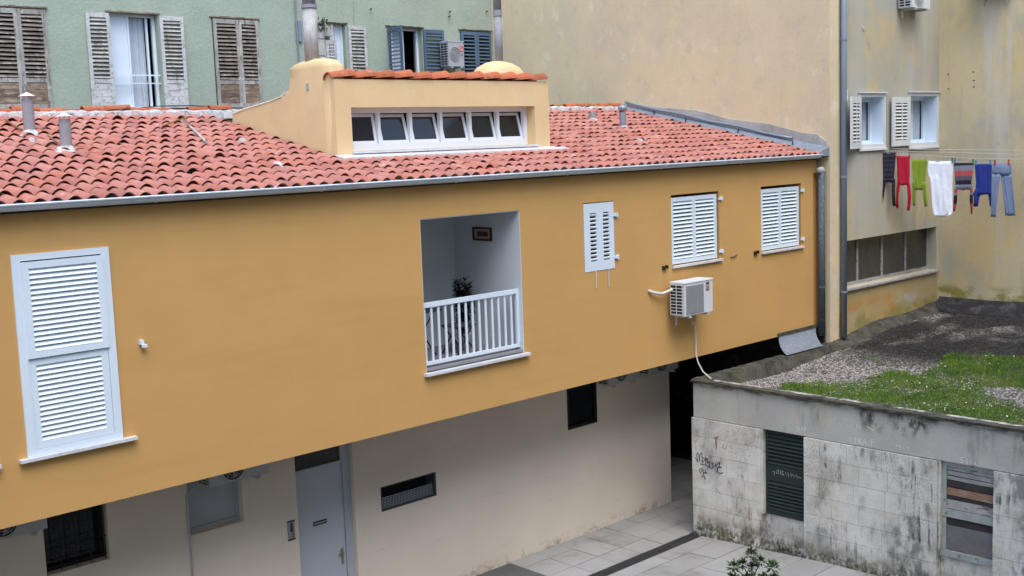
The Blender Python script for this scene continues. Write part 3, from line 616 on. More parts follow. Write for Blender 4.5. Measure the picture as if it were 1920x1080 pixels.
# ground floor openings
def iron_grille(x0, x1, z0, z1, y, name='window_grille'):
    g = MB(); w_ = x1 - x0
    for k in range(5): g.tube([(x0 + .02 + (w_ - .04) * k / 4, y, z0), (x0 + .02 + (w_ - .04) * k / 4, y, z1)], .008, 5)
    for z in (z0 + .06, z0 + .3, z1 - .2): g.tube([(x0, y, z), (x1, y, z)], .008, 5)
    for k in range(4):
        cx = x0 + .02 + (w_ - .04) * (k + .5) / 4
        for z in (z0 + .18, z0 + .55): g.tube([(cx + math.cos(a) * .07 * (1 - a / 14), y - .004, z + math.sin(a) * .08 * (1 - a / 14)) for a in np.linspace(0, 9, 16)], .006, 4)
    return g.build(name, 'black_iron', YB)
for (x0, x1, z0, z1) in (LO[0], LO[4]):
    yq = .16 if x0 > 10 else 0
    MB().box(x0 + .003, x1 - .003, 1.575 - yq, 1.60 - yq, z0 + .003, z1 - .003).build('window_pane', 'glass', YB)
    if x0 < 6: iron_grille(x0 + .005, x1 - .005, z0 + .005, z1 - .005, 1.42)
    MB().holed(x0 + .001, x1 - .001, z0 + .001, z1 - .001, [(x0 + .05, x1 - .05, z0 + .05, z1 - .05)], 1.50 - yq * .9, 1.56 - yq, FY).build('window_frame', 'black_iron', YB)
x0, x1, z0, z1 = LO[1]
MB().holed(x0 + .001, x1 - .001, z0 + .001, z1, [(x0 + .05, x1 - .05, z0 + .055, z1 - .05)], 1.47, 1.53, FY).build('window_frame', 'frame_grey', YB)
MB().box(x0 + .051, x1 - .051, 1.49, 1.50, z0 + .056, z1 - .051).build('window_pane', 'frosted', YB)
# vent opening with mesh
x0, x1, z0, z1 = LO[3]
MB().box(x0, x1, 1.60, 1.615, z0, z1).build('window_pane', 'dark_void', YB)
g = MB()
for k in range(36): g.box(x0 + .025 + k * (x1 - x0 - .06) / 35 - .0025, x0 + .025 + k * (x1 - x0 - .06) / 35 + .0025, 1.42, 1.425, z0 + .021, z0 + .2)
for k in range(7): g.box(x0 + .021, x1 - .031, 1.414, 1.419, z0 + .022 + k * .028, z0 + .027 + k * .028)
g.build('vent_mesh', 'frame_grey', YB)
MB().holed(x0 + .001, x1 - .001, z0 + .001, z1 - .001, [(x0 + .02, x1 - .03, z0 + .02, z1 - .02)], 1.352, 1.58, FY).build('window_frame', 'chrome_dark', YB)
# door
dr = MB().box(9.20, 10.08, 1.46, 1.505, .015, 2.50).build('door', 'door_paint', YB)
MB().holed(9.191, 10.219, 0.0, 3.119, [(9.191, 10.085, -.01, 2.51), (9.215, 10.06, 2.545, 3.09)], 1.43, 1.53, FY).build('door_frame', 'frame_grey', YB)
MB().box(9.2155, 10.0595, 1.47, 1.48, 2.5455, 3.0895).build('transom_pane', 'dusty_glass', YB)
MB().box(9.52, 9.76, 1.452, 1.459, 1.635, 1.70).build('letter_slot', 'ink', dr)
MB().box(9.535, 9.745, 1.449, 1.4515, 1.655, 1.68).build('letter_flap', 'intercom', dr)
MB().box(9.99, 10.03, 1.448, 1.459, .92, 1.17).box(9.93, 10.02, 1.41, 1.425, 1.09, 1.11).box(10.0, 10.02, 1.425, 1.449, 1.09, 1.11).build('door_handle', 'brass', dr)
ic = MB().box(9.0, 9.115, 1.335, 1.349, 1.58, 1.87).build('intercom_panel', 'intercom', YB)
for z in (1.855, 1.583): MB().box(8.995, 9.12, 1.331, 1.3345, z - .004, z + .016).build('panel_edge', 'ink', ic)
MB().box(9.04, 9.085, 1.331, 1.3345, 1.70, 1.83).build('speaker_grille', 'chrome_dark', ic)
for k in range(3): MB().box(9.075, 9.095, 1.330, 1.3345, 1.615 + k * .024, 1.631 + k * .024).build('call_button', 'ink', ic)
# ================================================================== GREEN BUILDING (behind)
GY = 9.65
GB = thing('green_building', (12, GY, 0), 'pale green rendered building with old louvred shutters behind the tiled roof', 'building')
ZT, ZL = 10.09, 8.19
GW = [(8.42, 9.53, ZL, ZT), (10.80, 11.86, ZL, ZT), (13.10, 14.22, ZL, ZT), (16.12, 16.57, ZL, ZT), (17.80, 18.88, ZL, ZT), (20.13, 21.17, ZL, ZT)]
MB().holed(-6, 21.24, 0, 15, GW, GY, GY + .35, FY).build('wall', 'green_wall', GB)
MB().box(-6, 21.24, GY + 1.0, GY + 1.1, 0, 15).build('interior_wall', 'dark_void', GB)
for i, (a, b, c, d) in enumerate(GW):       # worn lintel drip over each window
    m = MB(); n = 10
    for k in range(n):
        x = a - .05 + (b - a + .1) * k / n
        m.box(x, x + (b - a + .1) / n - .001, GY - .035 - random.random() * .012, GY - .001, d + .012, d + .03 + random.random() * .022)
    m.build('window_head', 'brown_panel' if i < 3 else 'mossy_cement', GB)
    MB().box(a - .06, b + .06, GY - .06, GY - .001, c - .07, c - .012).build('window_sill', 'cement', GB)
def gleaf(x, w_, style, rotz=0, y=None, h=ZT - ZL - .03, z=ZL + .015, wob=.03):
    fm, sm, pm = {'brown': ('grey_wood', 'brown_wood', 'brown_panel'), 'white': ('weathered_white', 'grey_wood', 'weathered_white'), 'blue': ('blue_wood', 'blue_wood', 'blue_wood')}[style]
    pan = [(.09, .50)] if style != 'blue' else []
    zon = [(.58, h - .09)] if style != 'blue' else [(.09, h - .09)]
    return shutter(GB, (x - 12, (GY - .045 if y is None else y) - GY, z), rotz, w_, h, [(.07, w_ - .07)], zon, fm, sm, t=.036, pitch=.078 if style != 'blue' else .09, tilt=46 if style != 'blue' else 38, panels=pan, pm=pm, slat_d=.072 if style != 'blue' else .06, wob=wob)
lab = 'weathered brown louvred leaf with solid bottom boards, one of a closed pair'
gleaf(8.435, .545, 'brown'); gleaf(8.985, .535, 'brown')
gleaf(13.115, .60, 'brown'); gleaf(13.72, .49, 'brown')
gleaf(10.32, .47, 'white', R(-4)); gleaf(11.88, .52, 'white', R(-3), y=GY - .05)
gleaf(16.63, .50, 'white', R(-2), wob=.06); gleaf(15.90, .27, 'white', R(-6), y=GY - .16, h=1.5, wob=.05)
gleaf(18.90, .64, 'blue', R(-2), wob=.01); gleaf(17.78, .55, 'blue', R(-93), wob=.01)
gleaf(20.14, .515, 'blue', wob=.01); gleaf(20.66, .505, 'blue', wob=.01)
def casement(x0, x1, z0, z1, y, cols, m='pvc'):
    """cols: list of (fraction, fill) from left to right"""
    xs_ = [x0 + .045]
    for fr_, fill in cols: xs_.append(xs_[-1] + fr_ * (x1 - x0 - .09))
    hs_ = [(a + .018, b - .018, z0 + .05, z1 - .05) for a, b in zip(xs_[:-1], xs_[1:])]
    f_ = MB().holed(x0 + .001, x1 - .001, z0 + .001, z1 - .001, hs_, y, y + .055, FY).build('window_frame', m, GB)
    for (a, b, c, d), (fr_, fill) in zip(hs_, cols):
        if fill == 'void': continue
        if fill in ('curtain', 'lace'):
            q = MB(); n = 24
            for k in range(n + 1):
                x = a + (b - a) * k / n; yy = y + .10 + .018 * math.sin(k * 1.7) + .01 * math.sin(k * .9)
                q.v += [(x, yy, c), (x, yy, d)]
            q.f = [(2 * k, 2 * k + 2, 2 * k + 3, 2 * k + 1) for k in range(n)]
            q.build('curtain', fill, f_, smooth=True, fix=False)
        else: MB().box(a + .0005, b - .0005, y + .02, y + .03, c + .0005, d - .0005).build('pane', fill, f_)
    return f_
casement(*GW[1], GY + .14, [(.44, 'white_paint'), (.42, 'curtain'), (.14, 'void')])
MB().box(10.81, 11.85, GY + .02, GY + .04, 8.86, 8.885).box(10.81, 11.85, GY + .02, GY + .04, 8.70, 8.72).build('window_bar', 'white_paint', GB)
casement(*GW[3], GY + .12, [(.55, 'white_paint'), (.45, 'white_paint')])
casement(*GW[4], GY + .16, [(.22, 'lace'), (.34, 'curtain'), (.44, 'void')])
# pipes, cables and hooks on the green wall
MB().tube([onY((552, -60), GY - .05), onY((556, 45), GY - .05), onY((561, 110), GY - .05), onY((564, 180), GY - .05)], .02, 6).build('blue_cable', 'blue_pipe', GB)
MB().box(15.24, 15.34, GY - .05, GY - .001, 9.66, 10.12).build('meter_box', 'blue_pipe', GB)
MB().tube([onY((662, -40), GY - .01), onY((664, 48), GY - .01)], .008, 4).build('thin_cable', 'green_wall', GB)
for p in ((694, 17), (842, 22), (841, 31), (911, 22)):
    P = onY(p, GY); MB().tube([(P.x, GY, P.z), (P.x, GY - .07, P.z + .01), (P.x - .05, GY - .09, P.z - .02)], .014, 5).build('wall_hook', 'chrome_dark', GB)
# junk of slates and a vine pot around the shaft behind the left flue
for k, (x, z, w_, h) in enumerate(((15.62, 9.74, .27, .34), (15.62, 9.36, .28, .36), (15.62, 8.9, .28, .44), (15.90, 9.80, .22, .26), (15.62, 8.3, .3, .58))):
    MB().box(x, x + w_, GY - .13 - k * .006, GY - .05, z, z + h).build('slate', 'asbestos', GB)
sc = MB()
for k in range(70):
    a = random.gauss(15.85, .13); z = 10.04 + random.gauss(0, .06); r_ = random.uniform(.01, .03)
    sc.tube([(a, GY - .12, z), (a + random.gauss(0, .06), GY - .15 + random.gauss(0, .02), z + random.gauss(0, .05))], r_ * .5, 4)
sc.build('dry_vine', 'mossy_cement', GB)

# ================================================================== BEIGE BUILDING (right)
BX, BY, XR = 21.25, -.23, 25.91
BB = thing('beige_building', (22.5, 0, 0), 'tall stained beige building wrapping the gravel roof corner on the right', 'building')
MB().box(BX, BX + .33, BY, 13, 0, 15).build('side_wall', 'beige_wall', BB)
W1, W2, W3 = (22.42, 23.40, 6.93, 7.93), (24.56, 25.80, 6.90, 7.95), (21.72, 25.86, 3.955, 4.955)
MB().holed(BX + .33, XR, 0, 15, [W1, W2, W3], BY, BY + .36, FY).build('court_wall', 'court_wall', BB)
MB().box(XR, XR + .35, -12, .13, 0, 15).build('return_wall', 'return_wall', BB)
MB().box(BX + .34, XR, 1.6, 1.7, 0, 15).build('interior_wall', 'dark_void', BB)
MB().box(BX + .331, XR + .35, .131, 1.699, 14.9, 15).box(XR + .01, XR + .34, .131, 1.599, 0, 14.899).build('roof_slab', 'cement', BB)
MB().box(-6, 21.24, GY + .351, GY + .999, 14.9, 15).box(-6, -5.8, GY + .351, GY + .999, 0, 14.899).build('roof_slab', 'cement', GB)
for (a, b, c, d) in (W1, W2):
    MB().holed(a - .07, b + .07 if b < 25.5 else b + .1, c - .09, d + .07, [(a + .002, b - .002, c + .002, d - .002)], BY - .02, BY - .001, FY).build('window_trim', 'chipped_white', BB)
    MB().holed(a + .0005, b - .0005, c + .0005, d - .0005, [(a + .012, b - .012, c + .012, d - .012)], BY + .0, BY + .34, FY).build('window_reveal', 'white_paint', BB)
    MB().box(a - .1, b + .09, BY - .06, BY - .021, d + .07, d + .10).build('window_head', 'marble', BB)
    f_ = MB().holed(a + .013, b - .013, c + .013, d - .013, [(a + .07, (a + b) / 2 - .02, c + .08, d - .1), ((a + b) / 2 + .03, b - .07, c + .08, d - .1)], BY + .27, BY + .33, FY).build('window_frame', 'white_paint', BB)
    q = MB(); n = 30
    for k in range(n + 1):
        x = a + .05 + (b - a - .1) * k / n; yy = BY + .37 + .012 * math.sin(k * 1.9)
        q.v += [(x, yy, c), (x, yy, d - .1)]
    q.f = [(2 * k, 2 * k + 2, 2 * k + 3, 2 * k + 1) for k in range(n)]
    q.build('lace_curtain', 'lace', f_, fix=False, smooth=True)
    MB().box(a - .09, b + .08, BY - .05, BY - .0215, c - .13, c - .085).build('window_sill', 'chipped_white', BB)
def bleaf(x, y, rotz, label):
    f_ = shutter(BB, (x - 22.5, y, 6.86), rotz, .88, 1.06, [(.14, .46), (.50, .72)], [(.13, .93)], 'chipped_white', 'chipped_white', t=.03, pitch=.073, tilt=60, slat_d=.034, slat_t=.012, label=label)
    MB().box(.14, .72, .024, .029, .13, .93).build('backing_board', 'board_plain', f_, loc=(0, 0, 0))
bleaf(22.405 - .88 * math.cos(R(17)), BY - .05 - .88 * math.sin(R(17)), R(17), 'louvred leaf folded back at an angle, left of the small window')
bleaf(24.50 - .88, BY - .10, R(3), None)
# ribbon window
a, b, c, d = W3
xs_ = [a] + [onY((u, 500), BY + .22).x for u in (1607, 1653, 1697)] + [b - .002]
hs_ = [(p + .035, q - .035, c + .07, d - .02) for p, q in zip(xs_[:-1], xs_[1:])]
rf = MB().holed(a + .001, b - .001, c + .001, d - .001, hs_, BY + .21, BY + .26, FY).build('ribbon_window_frame', 'board_grey', BB)
for h_ in hs_: MB().box(h_[0] + .0005, h_[1] - .0005, BY + .23, BY + .24, h_[2] + .0005, h_[3] - .0005).build('pane', 'dusty_glass', rf)
MB().box(a - .04, b + .01, BY - .07, BY + .2, c - .045, c - .003).build('window_sill', 'cement', BB)
# drain pipe
dp = MB().tube([(21.66, BY - .075, 14), (21.66, BY - .075, 2.95)], .062, 12).build('drain_pipe', 'blue_pipe', BB, smooth=True)
for z in (9.05, 6.28, 3.9): MB().tube([(21.66, BY - .075, z), (21.66, BY - .075, z + .035)], .07, 12).build('pipe_joint', 'blue_pipe', dp)
MB().tube([(21.80 + math.sin(t) * .06, BY - .03, 7.95 + math.cos(t) * .13) for t in np.linspace(-.4, 3.4, 9)], .018, 6).build('wall_ring', 'white_paint', BB, smooth=True)
P = onY((1619, 53), BY); disc(P.x, BY, P.z, .05, 'Y', 12, .012).build('wall_rosette', 'cement', BB)
for p in ((1778, 139), (1778, 167), (1825, 135), (1826, 151), (1826, 163)):
    P = onX(p, XR); disc(XR, P.y, P.z, .018, 'X', 8, .006).build('anchor_hole', 'ink', BB)

# unseen building added behind the viewer to close off the low sky
OPB = thing('unseen_opposite_building', (4, -15, 0), 'unseen plain pale building added behind the viewer to block low sky', 'building')
MB().holed(-24, 30, 0, 16, [(x, x + 1.1, z, z + 1.6) for x in np.arange(-21, 28, 3.1) for z in (1.2, 4.6, 8.0, 11.4)], -15.35, -15, FY).build('wall', 'cream_wall', OPB)
MB().box(-24, 30, -16, -15.8, 0, 16).build('interior_wall', 'dusty_glass', OPB)

# ================================================================== OUTBUILDING
OX = 16.62
OB = thing('outbuilding', (17, -4, 0), 'low stained stone outbuilding with grassy gravel roof beside the passage', 'building')
YE = -11.0
MB().box(OX + .16, OX + .4, YE, -.19, -.05, 2.21).build('wall_core', 'mossy_cement', OB)
MB().box(OX + .4, 21.2, -.42, -.19, -.05, 2.21).build('passage_wall', 'mossy_cement', OB)
MB().box(OX + .03, OX + .4, YE, -.21, 2.212, 2.852).build('rendered_band', 'render_band', OB)
MB().box(OX + .4, 21.2, -.42, -.21, 2.212, 2.852).build('rendered_band', 'render_band', OB)
# stone blocks
PAN = [(-1.655, -.185), (-4.855, -2.51), (YE, -5.72)]
VENT = [(-2.51, -1.655), (-5.72, -4.855)]
nblk = 0
for (pa, pb) in PAN:
    for r in range(7):
        z1 = 2.20 - r * .325; z0 = max(z1 - .325, -.03)
        y = pb; first = .52 if r % 2 else .30
        while y > pa + .01:
            l = (first if first else random.choice((.46, .55, .62, .5))); first = None
            ya = max(y - l, pa)
            if ya - pa < .16: ya = pa
            e = random.uniform(0, .006)
            g = .0025
            MB().box(OX - e, OX + .158, ya + g, y - g, z0 + g, z1 - g).build('stone_block', 'stone_block', OB)
            y = ya; nblk += 1
for (va, vb) in VENT: MB().box(OX + .13, OX + .159, va + .002, vb - .002, -.03, .69).build('vent_panel', 'stone_block', OB, label='smooth recessed panel below a vent')
# green louvred vent
va, vb = VENT[0]; z0, z1 = .70, 2.21
vf = MB().holed(va + .003, vb - .035, z0, z1, [(va + .06, vb - .09, z0 + .10, 1.30), (va + .03, vb - .09, 1.60, z1 - .07)], OX + .10, OX + .14, FX).build('louvred_vent', 'vent_green', OB)
MB().box(OX + .141, OX + .159, va + .003, vb - .003, z0, z1).build('vent_backing', 'dark_void', vf)
for (q0, q1, n, y0, y1) in ((z0 + .10, 1.30, 8, va + .06, vb - .09), (1.60, z1 - .07, 8, va + .03, vb - .09)):
    for k in range(n):
        z = q0 + (k + .5) * (q1 - q0) / n
        MB().hexa([(OX + .085, y0, z - .03), (OX + .138, y0, z + .018), (OX + .138, y1, z + .018), (OX + .085, y1, z - .03), (OX + .085, y0, z - .018), (OX + .138, y0, z + .03), (OX + .138, y1, z + .03), (OX + .085, y1, z - .018)]).build('vent_slat', 'vent_green', vf)
MB().box(OX + .02, OX + .158, vb - .034, vb - .001, .70, 2.205).build('vent_jamb', 'stone_block', OB)
# boarded window
va, vb = VENT[1]
wf = MB().holed(va + .003, vb - .035, .70, 2.205, [(va + .003, vb - .10, .80, 1.33), (va + .003, vb - .10, 1.45, 2.13)], OX + .085, OX + .13, FX).build('boarded_window', 'teal_frame', OB)
for k, (a, b, mm) in enumerate(((2.06, 2.125, 'board_grey'), (1.98, 2.05, 'board_grey'), (1.905, 1.97, 'board_grey'), (1.80, 1.90, 'board_dark'), (1.665, 1.79, 'board_brown'), (1.605, 1.655, 'board_dark'), (1.455, 1.60, 'board_grey'), (1.205, 1.325, 'board_dark'), (.805, 1.20, 'board_plain'))):
    MB().hexa([(OX + .105 + .004 * (k % 3), va + .004, a), (OX + .128, va + .004, a), (OX + .128, vb - .101, a + .01), (OX + .105 + .004 * (k % 3), vb - .101, a + .01), (OX + .112, va + .004, b), (OX + .128, va + .004, b), (OX + .128, vb - .101, b + .006 * (k % 2)), (OX + .112, vb - .101, b + .006 * (k % 2))]).build('board', mm, wf)
MB().box(OX + .131, OX + .159, va + .003, vb - .003, .70, 2.205).build('window_backing', 'dark_void', wf)
MB().box(OX + .03, OX + .158, vb - .034, vb - .001, .70, 2.205).build('window_jamb', 'stone_block', OB)
# copings
def rough_strip(name, y0, y1, fpts, m, n=60):
    q = MB(); k0 = None
    ring = len(fpts(0))
    for i in range(n + 1):
        t = i / n; q.v += [tuple(c + random.gauss(0, .004) for c in p) for p in fpts(y0 + (y1 - y0) * t)]
        if i:
            b_ = (i - 1) * ring
            q.f += [(b_ + k, b_ + (k + 1) % ring, b_ + ring + (k + 1) % ring, b_ + ring + k) for k in range(ring)]
    q.f += [tuple(range(ring)), tuple(range(n * ring, (n + 1) * ring))[::-1]]
    return q.build(name, m, OB)
rough_strip('front_coping', -.19, YE, lambda y: [(OX - .03, y, 2.856), (OX - .03, y, 2.895), (OX + .10, y, 2.905), (OX + .17, y, 2.855)], 'mossy_cement', 110)
rough_strip('rear_upstand', OX + .06, 21.2, lambda x: [(x, -.16, 2.856), (x, -.17, 2.905), (x, -.40, 2.90), (x, -.56, 2.60), (x, -.42, 2.55)], 'mossy_cement', 60)

# roof surface
def zr_(x, y):
    t = min(1, max(0, (x - 18.5) / 7.2)); return 2.66 + .36 * t * t * (3 - 2 * t) + .02 * math.sin(x * 2.1 + y) * math.sin(y * 1.7)
rs = MB(); nx, ny = 60, 60
for i in range(nx + 1):
    for j in range(ny + 1):
        x = OX + .12 + (XR - OX - .12) * i / nx; y = -.45 + (YE + .45) * j / ny; rs.v.append((x, y, zr_(x, y)))
rs.f = [(i * (ny + 1) + j, (i + 1) * (ny + 1) + j, (i + 1) * (ny + 1) + j + 1, i * (ny + 1) + j + 1) for i in range(nx) for j in range(ny)]
rs.build('gravel_roof', 'gravel_bed', OB, smooth=True)
rough_strip('wall_fillet', 21.0, XR, lambda x: [(x, BY - .001, zr_(x, -.5) + .17 + .03 * math.sin(x * 2)), (x, BY - .05, zr_(x, -.5) + .15 + .03 * math.sin(x * 2)), (x, -.52, zr_(x, -.6) + .015), (x, BY - .001, zr_(x, -.5) - .1)], 'mossy_cement', 50)
rough_strip('wall_fillet', -.3, YE, lambda y: [(XR - .001, y, zr_(25.9, y) + .30), (XR - .05, y, zr_(25.9, y) + .28), (XR - .42, y, zr_(25.6, y) + .02), (XR - .001, y, zr_(25.9, y) - .1)], 'bitumen_and_shade', 60)

# vegetation masks on the roof (metres)
def fbm(x, y, s=0):
    v = 0; a = 1
    for k in range(4):
        f = 1.15 * 1.9 ** k
        v = v + a * np.sin(x * f * 1.3 + 1.7 * k + s + 1.3 * np.sin(y * f * .8 + k)) * np.sin(y * f * 1.1 + 2.3 * k + s * 1.7 + 1.1 * np.sin(x * f * .7 + 2 * k)); a *= .62
    return v
GPOLY = [np.array([(onZ(p, 2.74).x, onZ(p, 2.74).y) for p in poly]) for poly in (
    [(1440, 738), (1452, 722), (1490, 712), (1530, 705), (1580, 714), (1625, 708), (1650, 694), (1690, 698), (1735, 700), (1770, 710), (1830, 720), (1870, 738), (1935, 752), (2100, 790), (2100, 860), (1960, 830), (1480, 760)],
    [(1735, 700), (1755, 684), (1775, 674), (1850, 674), (1935, 682), (2100, 690), (2100, 740), (1935, 730), (1860, 724), (1830, 728), (1770, 722)],
    [(1620, 672), (1660, 664), (1700, 668), (1720, 682), (1660, 690)])]
def in_poly(x, y, P):
    c = np.zeros(len(x), bool)
    for (x1, y1), (x2, y2) in zip(P, np.roll(P, -1, axis=0)):
        q = ((y1 > y) != (y2 > y)) & (x < (x2 - x1) * (y - y1) / (y2 - y1 + 1e-9) + x1); c ^= q
    return c
def grass_mask(x, y):
    a = x + .16 * fbm(x * 2.2, y * 2.2, 1.) + rng.normal(0, .05, len(x)); b = y + .10 * fbm(x * 2.4, y * 2.4, 4.) + rng.normal(0, .04, len(x))
    m = np.where(in_poly(a, b, GPOLY[0]) | in_poly(a, b, GPOLY[1]), .62, -.6)
    m = np.where(in_poly(a, b, GPOLY[2]) & (m < 0), -.02, m)
    return m + .12 * (m > 0) + .28 * fbm(x * 1.7, y * 1.7, 7.) 
N = 190000
gx = rng.uniform(OX + .13, 23.0, N); gy = rng.uniform(-9, -.6, N)
mk = grass_mask(gx, gy); keep = rng.random(N) < np.clip(mk * 2.2 + .1, 0, 1); gx, gy, mk = gx[keep], gy[keep], mk[keep]
n = len(gx); zz = np.array([zr_(a, b) for a, b in zip(gx, gy)])
hh = rng.uniform(.022, .062, n) * np.clip(.55 + .5 * mk, .5, 1.25); an = rng.uniform(0, 2 * np.pi, n); ln = rng.uniform(.15, .9, n) * hh; wd = rng.uniform(.004, .009, n); la = rng.uniform(0, 2 * np.pi, n)
A = np.stack([gx - np.cos(an) * wd, gy - np.sin(an) * wd, zz - .01], 1); B = np.stack([gx + np.cos(an) * wd, gy + np.sin(an) * wd, zz - .01], 1); C_ = np.stack([gx + np.cos(la) * ln, gy + np.sin(la) * ln, zz + hh], 1)
def tri_obj(name, V, Fc, m, tint=None, parent=None, kind='stuff'):
    me = bpy.data.meshes.new(name); me.from_pydata(V.tolist(), [], Fc.tolist()); me.materials.append(MATS[m])
    if tint is not None: me.attributes.new('tint', 'FLOAT', 'FACE').data.foreach_set('value', tint.astype(np.float32))
    return put(name, me, parent)
gro = tri_obj('roof_grass', np.stack([A, B, C_], 1).reshape(-1, 3), np.arange(3 * n).reshape(-1, 3), 'grass', rng.random(n))
tag(gro, 'patchy green grass growing on the gravel flat roof', 'grass', kind='stuff')
# gravel
N = 62000
sx_ = rng.uniform(OX + .13, XR - .2, N); sy_ = rng.uniform(-9.2, -.5, N); mk = grass_mask(sx_, sy_)
keep = rng.random(N) < np.clip(.9 - mk * 1.0, .06, 1); sx_, sy_ = sx_[keep], sy_[keep]; n = len(sx_)
so = np.array([(1, 0, 0), (0, 1, 0), (-1, 0, 0), (0, -1, 0), (0, 0, 1), (0, 0, -1)], float)
sf = np.array([(0, 1, 4), (1, 2, 4), (2, 3, 4), (3, 0, 4), (1, 0, 5), (2, 1, 5), (3, 2, 5), (0, 3, 5)])
ss = rng.uniform(.010, .026, (n, 1, 3)) * np.array([1.2, 1.2, .75]); ra = rng.uniform(0, 6.28, n)
Q = so[None] * ss * (1 + rng.uniform(-.25, .25, (n, 6, 1))); ca, sa = np.cos(ra)[:, None], np.sin(ra)[:, None]
Q = np.stack([Q[:, :, 0] * ca - Q[:, :, 1] * sa, Q[:, :, 0] * sa + Q[:, :, 1] * ca, Q[:, :, 2]], 2)
zz = np.array([zr_(a, b) for a, b in zip(sx_, sy_)])
Q += np.stack([sx_, sy_, zz + .006], 1)[:, None]
tag(tri_obj('roof_gravel', Q.reshape(-1, 3), (sf[None] + 6 * np.arange(n)[:, None, None]).reshape(-1, 3), 'gravel', np.repeat(rng.random(n), 8)), 'loose grey gravel spread over the flat roof', 'gravel', kind='stuff')
# daisies
N = 1700
dx_ = rng.uniform(OX + .2, 22.6, N); dy_ = rng.uniform(-8, -1.2, N); keep = (grass_mask(dx_, dy_) > -.1) & (fbm(dx_ * 1.6, dy_ * 1.6, 5) > .35); dx_, dy_ = dx_[keep], dy_[keep]; n = len(dx_)
hx = np.array([(math.cos(a), math.sin(a), 0) for a in np.arange(6) * math.pi / 3]); r_ = rng.uniform(.005, .016, (n, 1, 1))
D = hx[None] * r_; D[:, :, 2] += rng.uniform(-.3, .3, (n, 1)) * D[:, :, 0]
D += np.stack([dx_, dy_, np.array([zr_(a, b) for a, b in zip(dx_, dy_)]) + rng.uniform(.04, .065, n)], 1)[:, None]
tag(tri_obj('roof_daisies', D.reshape(-1, 3), np.arange(6 * n).reshape(-1, 6), 'daisy'), 'tiny white flowers scattered through the roof grass', 'flowers', kind='stuff')

# graffiti and chalk writing on the outbuilding
def strokes(name, lines, m, x, r, parent=OB):
    q = MB()
    for l in lines:
        pts = [onX(p, x) for p in l]
        q.tube([(x + r * .35, p.y, p.z) for p in pts], r, 4)
    return q.build(name, m, parent)
def cz(x0, y0, s, pts): return [(x0 + a / s, y0 + b / s) for a, b in pts]
c4 = lambda pts: cz(1290, 770, 4.5, pts)
strokes('graffiti', [c4(l) for l in (
    [(62, 395), (82, 435), (72, 370), (80, 352), (92, 380), (95, 430), (100, 370), (112, 352), (118, 380), (120, 440)],
    [(120, 400), (135, 395), (138, 420), (125, 435), (120, 415)], [(145, 390), (150, 450)], [(152, 400), (168, 445)], [(165, 400), (160, 440), (180, 430)], [(148, 355), (155, 350)],
    [(105, 450), (150, 458), (205, 490)], [(185, 430), (180, 470), (200, 490), (215, 470), (200, 450), (215, 440)], [(230, 445), (235, 470), (255, 440), (270, 430), (262, 470), (245, 490)],
    [(285, 480), (255, 478), (245, 505), (262, 530), (292, 525)], [(95, 495), (105, 530), (120, 500), (108, 488), (95, 500)], [(125, 480), (130, 520), (125, 560), (110, 555)], [(130, 520), (158, 530), (140, 500)], [(135, 545), (145, 580)])], 'ink', OX - .008, .0075)
strokes('red_graffiti', [c4(l) for l in ([(220, 225), (260, 220)], [(240, 222), (242, 325)], [(232, 230), (235, 300)], [(300, 280), (290, 310), (315, 330), (325, 290)], [(262, 440), (265, 480)], [(235, 655), (270, 700)])], 'spray_red', OX - .006, .006)
bx_ = OX + .027
strokes('chalk_writing', [
    [(1594, 819), (1596, 831), (1602, 832)], [(1603, 820), (1604, 831), (1608, 832), (1609, 821)], [(1611, 821), (1612, 833)], [(1616, 822), (1612, 828), (1617, 834)], [(1618, 834), (1621, 823), (1625, 835)], [(1619, 830), (1624, 830)], [(1634, 836), (1634, 824), (1638, 825), (1638, 829), (1634, 830)],
    [(1499, 799), (1494, 800), (1494, 803), (1499, 804), (1498, 808), (1493, 808)], [(1502, 808), (1504, 801), (1506, 809)], [(1508, 809), (1508, 802), (1512, 806)],
    [(1606, 796), (1607, 803)], [(1612, 797), (1613, 805)], [(1625, 799), (1638, 808)], [(1680, 834), (1690, 839), (1688, 842)], [(1694, 838), (1695, 843)], [(1699, 838), (1704, 840), (1700, 843), (1704, 844)],
    [(1806, 858), (1802, 858), (1801, 862), (1806, 864), (1804, 868), (1801, 867)], [(1809, 869), (1811, 860), (1814, 870)], [(1810, 866), (1813, 866)], [(1818, 863), (1820, 871), (1823, 864)], [(1828, 866), (1829, 872)]], 'daisy', bx_, .005)
strokes('vent_writing', [cz(1400, 780, 3.6, l) for l in ([(172, 378), (190, 372), (184, 400)], [(205, 365), (200, 388), (214, 390), (216, 366), (205, 365)], [(228, 368), (228, 398)], [(236, 372), (246, 376), (238, 388), (250, 402)], [(262, 380), (268, 408), (280, 382), (284, 410)], [(296, 388), (304, 412), (310, 390)], [(318, 396), (318, 418), (330, 400)], [(336, 398), (342, 420)], [(348, 412), (368, 418)])], 'cement', OX + .097, .005, vf)

